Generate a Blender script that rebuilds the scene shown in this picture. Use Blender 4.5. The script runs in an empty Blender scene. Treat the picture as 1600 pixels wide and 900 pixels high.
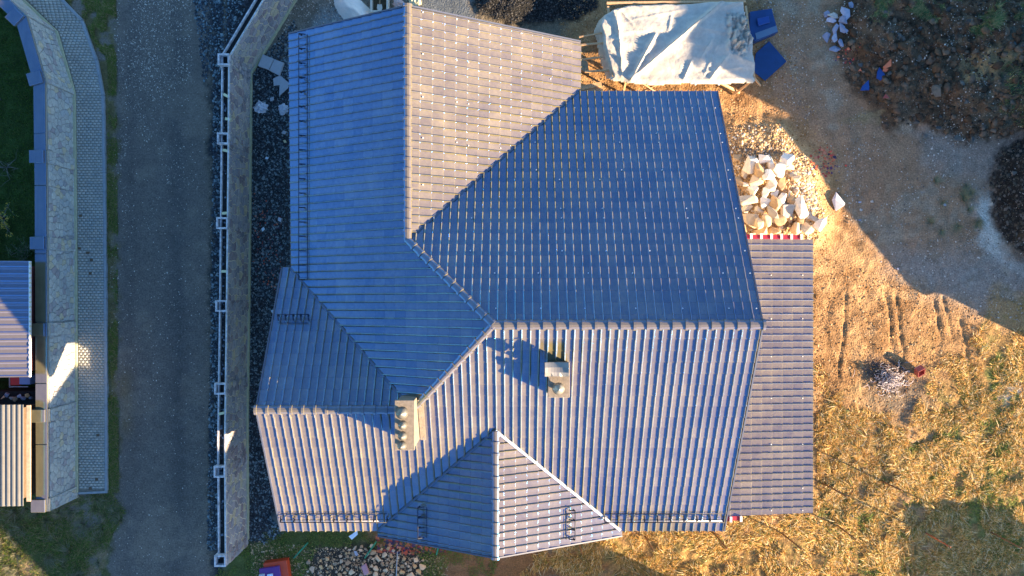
import bpy, bmesh, math, random
import numpy as np
from mathutils import Vector, Matrix, Euler
random.seed(7)
RNG = np.random.default_rng(7)
scene = bpy.context.scene
COL = scene.collection

# ------------------------------------------------------------------ camera, sky, sun, exposure
D = 32.0                      # camera height above the ground, metres
F = 1067.0                    # focal length in pixels of the 1600 px wide photograph
cam = bpy.data.cameras.new('camera'); cam_o = bpy.data.objects.new('camera', cam); COL.objects.link(cam_o)
cam.sensor_width = 36.0; cam.lens = 36.0 * F / 1600.0
cam.clip_end = 2000.0
cam_o.location = (0, 0, D); cam_o.rotation_euler = (0, 0, 0)
scene.camera = cam_o

SUN_ELEV = math.radians(16.3)
sun_dir = Vector((4.79, -2.28, 5.305 * math.tan(SUN_ELEV))).normalized()        # towards the sun
w = bpy.data.worlds.new('World'); scene.world = w; w.use_nodes = True
nt = w.node_tree; nt.nodes.clear()
sky = nt.nodes.new('ShaderNodeTexSky'); sky.sky_type = 'NISHITA'; sky.sun_disc = False
sky.sun_elevation = SUN_ELEV
sky.sun_rotation = math.atan2(sun_dir.x, sun_dir.y)
sky.air_density = 1.0; sky.dust_density = 0.3; sky.ozone_density = 3.0
hs = nt.nodes.new('ShaderNodeHueSaturation'); hs.inputs['Saturation'].default_value = 1.15
bg = nt.nodes.new('ShaderNodeBackground'); bg.inputs['Strength'].default_value = 0.085
out = nt.nodes.new('ShaderNodeOutputWorld')
nt.links.new(sky.outputs[0], hs.inputs['Color']); nt.links.new(hs.outputs[0], bg.inputs[0]); nt.links.new(bg.outputs[0], out.inputs[0])
sl = bpy.data.lights.new('sun', 'SUN'); sl.energy = 5.0; sl.angle = math.radians(0.5); sl.color = (1.0, 0.75, 0.47)
so = bpy.data.objects.new('sun', sl); COL.objects.link(so)
so.rotation_euler = sun_dir.to_track_quat('Z', 'Y').to_euler(); so.location = (40, -20, 30)
scene.view_settings.view_transform = 'Standard'; scene.view_settings.look = 'None'
scene.view_settings.exposure = 2.35; scene.view_settings.gamma = 1.0
scene.view_settings.use_curve_mapping = False

# ------------------------------------------------------------------ helpers
def W(u, v, z=0.0):
    """photograph pixel seen at height z -> point of the place"""
    return Vector(((u - 800) / F * (D - z), (450 - v) / F * (D - z), z))

def tag(o, label=None, cat=None, group=None, kind=None):
    if label: o['label'] = label
    if cat: o['category'] = cat
    if group: o['group'] = group
    if kind: o['kind'] = kind
    return o

def thing(name, label, cat, loc=(0, 0, 0), group=None):
    o = bpy.data.objects.new(name, None); COL.objects.link(o); o.location = loc
    o.empty_display_size = 0.2
    return tag(o, label, cat, group)

def link(name, me, mat=None, parent=None):
    o = bpy.data.objects.new(name, me); COL.objects.link(o)
    if mat is not None and not me.materials: me.materials.append(mat)
    if parent is not None:
        o.parent = parent
    return o

def world_offset(parent):
    off = Vector((0, 0, 0))
    while parent is not None:
        off += parent.location; parent = parent.parent
    return off

class MB:
    """collects boxes, beams, prisms and tubes in place coordinates, then links them as one mesh"""
    def __init__(s): s.v = []; s.f = []; s.sm = []
    def add(s, vs, fs, smooth=False):
        n = len(s.v); s.v += [tuple(p) for p in vs]; s.f += [tuple(i + n for i in f) for f in fs]; s.sm += [smooth] * len(fs); return s
    def box(s, c, size, rz=0.0, M=None, taper=0.0):
        hx, hy, hz = size[0] / 2, size[1] / 2, size[2] / 2
        pts = []
        for z, t in ((-hz, 1.0), (hz, 1.0 - taper)):
            for x, y in ((-hx, -hy), (hx, -hy), (hx, hy), (-hx, hy)): pts.append(Vector((x * t, y * t, z)))
        R = M if M is not None else Matrix.Rotation(rz, 3, 'Z')
        pts = [R @ p + Vector(c) for p in pts]
        return s.add(pts, [(3, 2, 1, 0), (4, 5, 6, 7), (0, 1, 5, 4), (1, 2, 6, 5), (2, 3, 7, 6), (3, 0, 4, 7)])
    def beam(s, a, b, wd, th):
        a = Vector(a); b = Vector(b); d = (b - a); L = d.length; d = d / L
        up = Vector((0, 0, 1)) if abs(d.z) < .95 else Vector((1, 0, 0))
        x = d.cross(up).normalized(); y = x.cross(d)
        M = Matrix((x, d, y)).transposed()
        return s.box((a + b) / 2, (wd, L, th), M=M)
    def tube(s, pts, r, n=6, r2=None, cap=True):
        pts = [Vector(p) for p in pts]; rings = []; m = len(pts)
        for i, p in enumerate(pts):
            d = (pts[min(i + 1, m - 1)] - pts[max(i - 1, 0)]).normalized()
            up = Vector((0, 0, 1)) if abs(d.z) < .9 else Vector((1, 0, 0))
            x = d.cross(up).normalized(); y = x.cross(d)
            rr = r if r2 is None else r + (r2 - r) * i / (m - 1)
            rings.append([p + (x * math.cos(t) + y * math.sin(t)) * rr for t in [2 * math.pi * k / n for k in range(n)]])
        vs = [q for rg in rings for q in rg]; fs = []
        for i in range(m - 1):
            for k in range(n):
                a = i * n + k; b = i * n + (k + 1) % n
                fs.append((a, b, b + n, a + n))
        if cap:
            fs.append(tuple(range(n))[::-1]); fs.append(tuple(range((m - 1) * n, m * n)))
        return s.add(vs, fs, True)
    def lathe(s, c, prof, n=16):
        vs = []; fs = []
        for r, z in prof:
            for k in range(n):
                t = 2 * math.pi * k / n; vs.append((c[0] + r * math.cos(t), c[1] + r * math.sin(t), c[2] + z))
        for i in range(len(prof) - 1):
            for k in range(n):
                a = i * n + k; b = i * n + (k + 1) % n
                fs.append((a, b, b + n, a + n))
        fs.append(tuple(range((len(prof) - 1) * n, len(prof) * n)))
        fs.append(tuple(range(n))[::-1])
        return s.add(vs, fs, True)
    def prism(s, poly, z0, z1):
        """poly: list of (x,y); z0,z1 floats or functions"""
        f0 = z0 if callable(z0) else (lambda x, y: z0); f1 = z1 if callable(z1) else (lambda x, y: z1)
        n = len(poly)
        vs = [(x, y, f0(x, y)) for x, y in poly] + [(x, y, f1(x, y)) for x, y in poly]
        ar = sum(poly[i][0] * poly[(i + 1) % n][1] - poly[(i + 1) % n][0] * poly[i][1] for i in range(n))
        fs = [tuple(range(n))[::-1], tuple(range(n, 2 * n))] + [(i, (i + 1) % n, (i + 1) % n + n, i + n) for i in range(n)]
        if ar < 0: fs = [f[::-1] for f in fs]
        return s.add(vs, fs)
    def build(s, name, mat, parent=None, bevel=0.0, loc=None):
        me = bpy.data.meshes.new(name)
        off = world_offset(parent) if parent is not None else (Vector(loc) if loc is not None else Vector((0, 0, 0)))
        me.from_pydata([(x - off.x, y - off.y, z - off.z) for x, y, z in s.v], [], s.f)
        me.polygons.foreach_set('use_smooth', s.sm)
        me.update()
        o = link(name, me, mat, parent)
        if parent is None and loc is not None: o.location = loc
        if bevel > 0:
            m = o.modifiers.new('bevel', 'BEVEL'); m.width = bevel; m.segments = 1; m.limit_method = 'ANGLE'
        return o

def fast_mesh(name, V, Fq, mat, parent=None, smooth=False, kind=None, col=None):
    """V (n,3) array, Fq (m,k) array of equal-sized faces"""
    me = bpy.data.meshes.new(name)
    V = np.asarray(V, np.float32); Fq = np.asarray(Fq, np.int32)
    m, k = Fq.shape
    me.vertices.add(len(V)); me.vertices.foreach_set('co', V.ravel())
    me.loops.add(m * k); me.loops.foreach_set('vertex_index', Fq.ravel())
    me.polygons.add(m); me.polygons.foreach_set('loop_start', np.arange(0, m * k, k, dtype=np.int32))
    me.polygons.foreach_set('loop_total', np.full(m, k, np.int32))
    if smooth: me.polygons.foreach_set('use_smooth', np.ones(m, bool))
    me.update(calc_edges=True)
    if col is not None:
        a = me.color_attributes.new('col', 'FLOAT_COLOR', 'POINT')
        c = np.ones((len(V), 4), np.float32); c[:, :3] = col; a.data.foreach_set('color', c.ravel())
    o = link(name, me, mat, parent)
    if kind: o['kind'] = kind
    return o

# ------------------------------------------------------------------ noise for shapes
_T = np.random.default_rng(99).random((256, 256)).astype(np.float64)
def vnoise(x, y, s=0):
    x = np.asarray(x, float) + s * 17.31; y = np.asarray(y, float) + s * 7.77
    xi = np.floor(x).astype(int); yi = np.floor(y).astype(int); fx = x - xi; fy = y - yi
    fx = fx * fx * (3 - 2 * fx); fy = fy * fy * (3 - 2 * fy)
    a = _T[xi % 256, yi % 256]; b = _T[(xi + 1) % 256, yi % 256]; c = _T[xi % 256, (yi + 1) % 256]; d = _T[(xi + 1) % 256, (yi + 1) % 256]
    return (a * (1 - fx) + b * fx) * (1 - fy) + (c * (1 - fx) + d * fx) * fy
def fbm(x, y, s=0, o=4):
    r = 0; a = .5; t = 0
    for i in range(o):
        r = r + a * vnoise(x * 2 ** i, y * 2 ** i, s + i * 3); t += a; a *= .55
    return r / t
def sd_poly(U, V, poly):
    """signed distance in pixels, positive inside"""
    d = np.full(np.shape(U), 1e9); ins = np.zeros(np.shape(U), bool); n = len(poly)
    for i in range(n):
        ax, ay = poly[i]; bx, by = poly[(i + 1) % n]
        ex, ey = bx - ax, by - ay
        t = np.clip(((U - ax) * ex + (V - ay) * ey) / (ex * ex + ey * ey + 1e-9), 0, 1)
        d = np.minimum(d, (U - ax - t * ex) ** 2 + (V - ay - t * ey) ** 2)
        c = ((ay > V) != (by > V)) & (U < (bx - ax) * (V - ay) / ((by - ay) if by != ay else 1e-9) + ax)
        ins ^= c
    return np.where(ins, 1, -1) * np.sqrt(d)
def sstep(a, b, x):
    t = np.clip((x - a) / (b - a), 0, 1); return t * t * (3 - 2 * t)

# ------------------------------------------------------------------ materials
MATS = {}
def mat(name, color, rough=0.7, var=0.0, vscale=6.0, bump=0.0, bscale=30.0, metallic=0.0, coat=0.0, palette=None,
        attr=False, spec=0.5, var2=0.0, v2scale=1.2, streak=None, isl=0.0, tint=None, ior=1.45):
    m = bpy.data.materials.new(name); m.use_nodes = True; nt = m.node_tree; N = nt.nodes; L = nt.links
    b = N['Principled BSDF']; b.inputs['Roughness'].default_value = rough; b.inputs['Metallic'].default_value = metallic
    b.inputs['Coat Weight'].default_value = coat; b.inputs['Specular IOR Level'].default_value = spec; b.inputs['IOR'].default_value = ior
    if tint: b.inputs['Specular Tint'].default_value = (*tint, 1)
    tc = N.new('ShaderNodeTexCoord'); gp = N.new('ShaderNodeNewGeometry')
    if palette:
        r = N.new('ShaderNodeValToRGB'); r.color_ramp.interpolation = 'CONSTANT' if len(palette) > 2 else 'LINEAR'
        el = r.color_ramp.elements
        while len(el) < len(palette): el.new(0.5)
        for i, c in enumerate(palette):
            el[i].position = i / len(palette) if len(palette) > 2 else float(i); el[i].color = (*c, 1)
        oi = N.new('ShaderNodeObjectInfo'); ad = N.new('ShaderNodeMath'); ad.operation = 'ADD'
        fr = N.new('ShaderNodeMath'); fr.operation = 'FRACT'
        L.new(oi.outputs['Random'], ad.inputs[0]); L.new(gp.outputs['Random Per Island'], ad.inputs[1])
        L.new(ad.outputs[0], fr.inputs[0]); L.new(fr.outputs[0], r.inputs[0]); csock = r.outputs[0]
    elif attr:
        at = N.new('ShaderNodeAttribute'); at.attribute_name = 'col'; csock = at.outputs['Color']
    else:
        rgb = N.new('ShaderNodeRGB'); rgb.outputs[0].default_value = (*color, 1); csock = rgb.outputs[0]
    def mulnoise(csock, scale, amount, detail=5, vec=None):
        nz = N.new('ShaderNodeTexNoise'); nz.inputs['Scale'].default_value = scale; nz.inputs['Detail'].default_value = detail
        nz.inputs['Roughness'].default_value = .65
        if vec is None: L.new(gp.outputs['Position'], nz.inputs['Vector'])
        else: L.new(vec, nz.inputs['Vector'])
        mr = N.new('ShaderNodeMapRange'); mr.inputs[1].default_value = .25; mr.inputs[2].default_value = .75
        mr.inputs[3].default_value = 1 - amount; mr.inputs[4].default_value = 1 + amount
        L.new(nz.outputs[0], mr.inputs[0])
        mx = N.new('ShaderNodeVectorMath'); mx.operation = 'SCALE'; L.new(csock, mx.inputs[0]); L.new(mr.outputs[0], mx.inputs['Scale'])
        return mx.outputs[0]
    if var > 0: csock = mulnoise(csock, vscale, var)
    if var2 > 0: csock = mulnoise(csock, v2scale, var2, 3)
    if streak:
        mp = N.new('ShaderNodeMapping'); mp.inputs['Scale'].default_value = streak[0]; L.new(gp.outputs['Position'], mp.inputs['Vector'])
        csock = mulnoise(csock, 1.0, streak[1], 4, mp.outputs[0])
    if isl > 0:
        oi = N.new('ShaderNodeObjectInfo'); ad = N.new('ShaderNodeMath'); ad.operation = 'ADD'
        fr = N.new('ShaderNodeMath'); fr.operation = 'FRACT'
        L.new(oi.outputs['Random'], ad.inputs[0]); L.new(gp.outputs['Random Per Island'], ad.inputs[1]); L.new(ad.outputs[0], fr.inputs[0])
        mr = N.new('ShaderNodeMapRange'); mr.inputs[3].default_value = 1 - isl; mr.inputs[4].default_value = 1 + isl; L.new(fr.outputs[0], mr.inputs[0])
        mx = N.new('ShaderNodeVectorMath'); mx.operation = 'SCALE'; L.new(csock, mx.inputs[0]); L.new(mr.outputs[0], mx.inputs['Scale']); csock = mx.outputs[0]
    L.new(csock, b.inputs['Base Color'])
    if bump > 0:
        nz = N.new('ShaderNodeTexNoise'); nz.inputs['Scale'].default_value = bscale; nz.inputs['Detail'].default_value = 6
        L.new(gp.outputs['Position'], nz.inputs['Vector'])
        bp = N.new('ShaderNodeBump'); bp.inputs['Distance'].default_value = bump; bp.inputs['Strength'].default_value = 1
        L.new(nz.outputs[0], bp.inputs['Height']); L.new(bp.outputs[0], b.inputs['Normal'])
    MATS[name] = m
    return m

M_TILE = mat('anthracite_roof_tile', (.178, .145, .063), rough=.14, spec=.5, ior=2.85, tint=(.02, .36, 1.0), var=.16, vscale=7, var2=.24, v2scale=.7, isl=.13, bump=.002, bscale=60)
M_RIDGE = mat('anthracite_ridge_tile', (.177, .147, .076), rough=.18, ior=2.6, tint=(.04, .38, 1.0), var=.1, vscale=5)
M_FLASH = mat('bare_metal_flashing', (.5, .5, .52), rough=.35, metallic=.6, var=.15, vscale=8)
M_FLASHD = mat('grey_valley_metal', (.10, .12, .17), rough=.35, metallic=.3)
M_BOARD = mat('dark_verge_board', (.07, .08, .12), rough=.5)
M_RED = mat('dark_red_verge', (.28, .015, .035), rough=.45, var=.15)
M_WHITEP = mat('white_verge_trim', (.75, .72, .70), rough=.5, var=.1)
M_DECK = mat('roof_deck_timber', (.12, .08, .05), rough=.8, var=.2)
M_RENDER = mat('cream_wall_render', (.55, .50, .42), rough=.85, var=.12, vscale=2, bump=.004)
M_FRAME = mat('white_window_frame', (.7, .7, .7), rough=.4)
M_GLASS = mat('dark_window_glass', (.02, .03, .04), rough=.05, spec=.8)
M_CONC = mat('tan_concrete', (.235, .19, .145), rough=.85, var=.3, vscale=9, bump=.008, bscale=40)
M_CAPC = mat('pale_grey_wall_coping', (.14, .125, .075), rough=.14, ior=2.8, tint=(.0, .36, 1.0), var=.12, vscale=3, streak=((6, .7, 1), .12))
M_BLOCK = mat('whitish_formwork_block', (.50, .48, .50), rough=.85, var=.6, bump=.01, bscale=30)
M_DARKIN = mat('hollow_shade_and_ledge', (.015, .017, .02), rough=.95, var=.5, vscale=8, bump=.02, bscale=20)  # near black paints the shade in the wall's hollows; also colours the ledge
M_YELL = mat('pale_yellow_brick', (.62, .56, .34), rough=.8, var=.15)
M_STONEL = mat('light_wall_stone', (0, 0, 0), rough=.75, var=.22, vscale=9, bump=.006, bscale=30,
               palette=[(.46, .45, .41), (.38, .38, .36), (.50, .49, .44), (.47, .44, .38), (.34, .33, .33), (.45, .44, .40), (.41, .42, .42), (.52, .45, .32), (.46, .45, .41), (.35, .31, .31), (.42, .42, .39), (.44, .43, .40), (.39, .40, .39)])
M_STONER = mat('dark_wall_stone', (0, 0, 0), rough=.75, var=.25, vscale=9, bump=.006, bscale=30,
               palette=[(.34, .32, .34), (.42, .39, .39), (.25, .24, .27), (.44, .41, .37), (.32, .27, .28), (.38, .35, .37), (.30, .30, .34), (.50, .43, .31), (.36, .34, .35), (.26, .22, .24), (.33, .32, .34), (.40, .37, .37)])
M_MORTAR = mat('pale_mortar', (.34, .32, .27), rough=.9, var=.2, vscale=12, bump=.006)
M_MORTARR = mat('grey_mortar', (.78, .70, .56), rough=.9, var=.25, vscale=12, bump=.006)
M_PAVER = mat('grey_paver', (0, 0, 0), rough=.8, var=.15, vscale=15, bump=.004, var2=.12, v2scale=1.0,
              palette=[(.34, .33, .30), (.38, .36, .32), (.31, .31, .29), (.39, .37, .33), (.35, .34, .30), (.33, .34, .32)])
M_PAVERB = mat('paver_joint_sand', (.19, .18, .15), rough=.95, var=.3, vscale=10)
M_KERB = mat('kerb_concrete', (.26, .28, .30), rough=.85, var=.2, vscale=6, bump=.004)
M_FOOT = mat('pale_plinth', (.42, .40, .26), rough=.8, var=.18, vscale=7, bump=.003)
M_GROUND = mat('ground_earth', (0, 0, 0), attr=True, rough=.95, spec=.15, var=.42, vscale=14, bump=.05, bscale=13, var2=.16, v2scale=3.5)
M_PEBBLE = mat('light_gravel', (0, 0, 0), rough=.9, spec=.2, palette=[(.36, .29, .23), (.22, .17, .13), (.50, .42, .34), (.30, .25, .21), (.14, .11, .09), (.62, .54, .45)])
M_GRAVB = mat('bluish_dark_gravel', (0, 0, 0), rough=.85, spec=.25, palette=[(.04, .045, .055), (.09, .12, .14), (.03, .035, .04), (.15, .21, .23), (.06, .08, .10), (.045, .04, .04), (.22, .27, .28), (.05, .05, .06)])
M_CLOD = mat('soil_clod', (0, 0, 0), rough=.95, spec=.1, palette=[(.36, .18, .07), (.30, .15, .055), (.46, .27, .12), (.22, .11, .045), (.54, .38, .22)])
M_DCLOD = mat('dark_clod', (0, 0, 0), rough=.95, spec=.1, palette=[(.06, .045, .03), (.10, .075, .05), (.04, .03, .025), (.13, .10, .075), (.08, .07, .055), (.17, .13, .10)])
M_BOULD = mat('cream_limestone', (0, 0, 0), rough=.85, var=.2, vscale=6, bump=.015, bscale=14, palette=[(.66, .50, .32), (.78, .68, .54), (.52, .34, .18), (.82, .74, .64), (.68, .52, .34), (.60, .40, .21), (.50, .44, .36)])
M_RUBST = mat('grey_lilac_rubble', (0, 0, 0), rough=.85, var=.22, vscale=7, bump=.01, bscale=20, palette=[(.26, .28, .38), (.40, .42, .52), (.22, .24, .33), (.46, .42, .38), (.32, .35, .45)])
M_COBB = mat('tan_cobble', (0, 0, 0), rough=.8, var=.2, vscale=10, bump=.004, palette=[(.62, .36, .18), (.46, .28, .16), (.78, .54, .34), (.36, .24, .15), (.56, .33, .17), (.70, .42, .20), (.50, .38, .27)])
M_CHIP = mat('red_clay_chip', (0, 0, 0), rough=.8, palette=[(.48, .09, .04), (.55, .14, .06), (.38, .05, .04), (.10, .04, .10), (.04, .03, .07), (.6, .22, .12)])
M_CLAY = mat('orange_clay', (.62, .17, .08), rough=.8, var=.15)
M_BLUEM = mat('blue_coated_metal', (.015, .06, .24), rough=.35, var=.1, vscale=3)
M_BLUED = mat('dark_blue_plastic', (.008, .045, .16), rough=.4, var=.2, vscale=3)
M_TARP = mat('white_woven_tarpaulin', (.50, .45, .38), rough=.6, var=.2, vscale=4, bump=.03, bscale=5)
M_WOOD = mat('raw_pine', (.55, .34, .18), rough=.75, var=.2, vscale=8, streak=((30, 3, 3), .15))
M_WOODD = mat('weathered_stake', (.16, .08, .035), rough=.8, var=.25)
M_CARD = mat('grey_cardboard', (.40, .42, .46), rough=.8, var=.08, vscale=8)
M_PLAST = mat('pale_lilac_plastic', (.52, .54, .62), rough=.4, var=.15, vscale=14)
M_PAPER = mat('white_board_scrap', (.65, .78, .9), rough=.5)
M_SANDP = mat('sunlit_pale_sand', (.82, .74, .66), rough=.95, var=.06, vscale=9, bump=.02, bscale=14)  # pale colour stands in for sunlight on the sand heap
M_IRON = mat('black_steel', (.012, .014, .022), rough=.5, spec=.4)
M_IRONW = mat('galvanised_rail', (.72, .70, .68), rough=.35, metallic=.5)
M_WIRE = mat('grey_dry_twig', (0, 0, 0), rough=.6, palette=[(.6, .52, .52), (.42, .36, .36), (.75, .66, .64), (.2, .16, .16)])
M_ASHP = mat('ash_soil', (.05, .048, .05), rough=.95, var=.4, vscale=9)
M_REDP = mat('faded_red_plastic', (.30, .06, .05), rough=.5, var=.15)
M_REDO = mat('orange_red_crate', (.60, .07, .025), rough=.5, var=.1)
M_PURP = mat('purple_plastic', (.13, .04, .22), rough=.4)
M_GREEN = mat('green_painted_stick', (.03, .26, .14), rough=.6)
M_SHEETB = mat('beige_corrugated_sheet', (.40, .385, .35), rough=.4, var=.08, vscale=3)
M_SHEETG = mat('grey_corrugated_sheet', (.14, .135, .125), rough=.5, var=.12, vscale=4)
M_BARK = mat('grey_bark', (.13, .13, .12), rough=.9, var=.2)
M_LEAFY = mat('yellow_orange_leaf', (0, 0, 0), rough=.7, palette=[(.32, .26, .02), (.42, .26, .03), (.22, .24, .02), (.14, .18, .03), (.5, .30, .03)])
M_LEAFG = mat('dark_green_leaf', (0, 0, 0), rough=.7, palette=[(.02, .06, .01), (.03, .08, .015), (.015, .045, .01)])
M_GRASSD = mat('garden_grass_blade', (0, 0, 0), rough=.85, spec=.1, palette=[(.035, .09, .012), (.055, .12, .016), (.025, .06, .012), (.08, .13, .02), (.045, .09, .012), (.10, .11, .03)])
M_GRASSM = mat('verge_grass_blade', (0, 0, 0), rough=.85, spec=.1, palette=[(.09, .16, .03), (.15, .18, .03), (.24, .19, .08), (.07, .11, .025), (.34, .24, .12), (.12, .17, .03)])
M_GRASSY = mat('dry_grass_blade', (0, 0, 0), rough=.85, spec=.1, palette=[(.70, .40, .11), (.86, .58, .22), (.36, .19, .05), (.16, .15, .04), (.92, .76, .46), (.58, .30, .09), (.14, .18, .035), (.78, .46, .16)])

# ------------------------------------------------------------------ scatter helpers
_ICO = None
def ico():
    global _ICO
    if _ICO is None:
        t = (1 + 5 ** .5) / 2
        v = np.array([(-1, t, 0), (1, t, 0), (-1, -t, 0), (1, -t, 0), (0, -1, t), (0, 1, t), (0, -1, -t), (0, 1, -t), (t, 0, -1), (t, 0, 1), (-t, 0, -1), (-t, 0, 1)]) / (1 + t * t) ** .5
        f = np.array([(0, 11, 5), (0, 5, 1), (0, 1, 7), (0, 7, 10), (0, 10, 11), (1, 5, 9), (5, 11, 4), (11, 10, 2), (10, 7, 6), (7, 1, 8), (3, 9, 4), (3, 4, 2), (3, 2, 6), (3, 6, 8), (3, 8, 9), (4, 9, 5), (2, 4, 11), (6, 2, 10), (8, 6, 7), (9, 8, 1)])
        _ICO = (v, f)
    return _ICO
_OCT = (np.array([(1, 0, 0), (0, 1, 0), (-1, 0, 0), (0, -1, 0), (0, 0, 1), (0, 0, -1)], float),
        np.array([(0, 1, 4), (1, 2, 4), (2, 3, 4), (3, 0, 4)]))
def in_poly_points(poly, n, dens=None, seed=0):
    r = np.random.default_rng(seed + 1000)
    P = np.array(poly, float); x0, y0 = P.min(0); x1, y1 = P.max(0)
    res = []; tot = 0; tries = 0
    while tot < n and tries < 60:
        U = r.uniform(x0, x1, n * 2); V = r.uniform(y0, y1, n * 2)
        k = sd_poly(U, V, poly) > 0
        if dens is not None: k &= r.random(n * 2) < dens(U, V)
        res.append(np.stack([U[k], V[k]], 1)); tot += k.sum(); tries += 1
    return np.concatenate(res)[:n]
def pebbles(name, poly, n, s0, s1, m, seed=0, dens=None, flat=.6, power=2.5, z=None, fine=False, label=None, sink=.25):
    uv = in_poly_points(poly, n, dens, seed); n = len(uv)
    r = np.random.default_rng(seed)
    X = (uv[:, 0] - 800) / F * D; Y = (450 - uv[:, 1]) / F * D
    Z = ground_z(X, Y) if z is None else np.full(n, z)
    bv, bf = ico() if fine else _OCT
    k = len(bv); s = s0 + (s1 - s0) * r.random(n) ** power
    sc = np.stack([s * r.uniform(.7, 1.3, n), s * r.uniform(.6, 1.1, n), s * flat * r.uniform(.6, 1.1, n)], 1)
    a = r.uniform(0, 2 * math.pi, n); ca, sa = np.cos(a), np.sin(a)
    V = bv[None] * (1 + r.uniform(-.28, .28, (n, k, 1))) * sc[:, None]
    tl = r.uniform(-.4, .4, (n, 1)); V[:, :, 2] += V[:, :, 0] * tl
    x = V[:, :, 0] * ca[:, None] - V[:, :, 1] * sa[:, None] + X[:, None]
    y = V[:, :, 0] * sa[:, None] + V[:, :, 1] * ca[:, None] + Y[:, None]
    zz = V[:, :, 2] + (Z + s * flat * sink)[:, None]
    VV = np.stack([x, y, zz], 2).reshape(-1, 3)
    FF = (bf[None] + (np.arange(n) * k)[:, None, None]).reshape(-1, 3)
    o = fast_mesh(name, VV, FF, m, kind='stuff')
    tag(o, label or 'loose small stones scattered on the ground', name.split('.')[0].replace('_', ' '))
    return o
def grass(name, poly, n, h0, h1, m, seed=0, dens=None, wd=.012, label='', clump=0.0, lean=.5, nclump=0):
    uv = in_poly_points(poly, n, dens, seed); n = len(uv)
    r = np.random.default_rng(seed + 5)
    X = (uv[:, 0] - 800) / F * D; Y = (450 - uv[:, 1]) / F * D
    a = r.uniform(0, 2 * math.pi, n); h = r.uniform(h0, h1, n) * (.5 + fbm(X * .9, Y * .9, 5, 3))
    ln = r.uniform(.15, 1.0, n) * lean * 2
    if nclump:                                  # gather blades into tufts that splay outward
        ci = r.integers(0, nclump, n); cuv = uv[:nclump]
        CX = (cuv[ci, 0] - 800) / F * D; CY = (450 - cuv[ci, 1]) / F * D
        rad = np.abs(r.normal(0, .09, n)); X = CX + np.cos(a) * rad; Y = CY + np.sin(a) * rad
        hs_ = r.uniform(.6, 1.5, nclump)[ci]; h = h * hs_
        dirn = r.uniform(0, 2 * math.pi, nclump)[ci]
        bx = np.cos(a) + .8 * np.cos(dirn); by = np.sin(a) + .8 * np.sin(dirn)
    else:
        fl = fbm(X * .35, Y * .35, 11, 2) * 12
        bx = np.cos(a) + .7 * np.cos(fl); by = np.sin(a) + .7 * np.sin(fl)
    Z = ground_z(X, Y) - .01
    L = h * ln
    w2 = wd * r.uniform(.6, 1.4, n); px = -np.sin(a) * w2; py = np.cos(a) * w2
    v0 = np.stack([X - px, Y - py, Z], 1); v1 = np.stack([X + px, Y + py, Z], 1)
    mx = X + bx * L * .35; my = Y + by * L * .35; mz = Z + h * .62
    v2 = np.stack([mx + px * .8, my + py * .8, mz], 1); v3 = np.stack([mx - px * .8, my - py * .8, mz], 1)
    v4 = np.stack([X + bx * L, Y + by * L, Z + h * (1.0 - .35 * np.minimum(ln, 1))], 1)
    V = np.stack([v0, v1, v2, v3, v4], 1).reshape(-1, 3)
    b = (np.arange(n) * 5)[:, None]
    Ft = np.concatenate([b + np.array([[0, 1, 2]]), b + np.array([[0, 2, 3]]), b + np.array([[3, 2, 4]])])
    o = fast_mesh(name, V, Ft, m, kind='stuff')
    return tag(o, label, 'grass')

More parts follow.
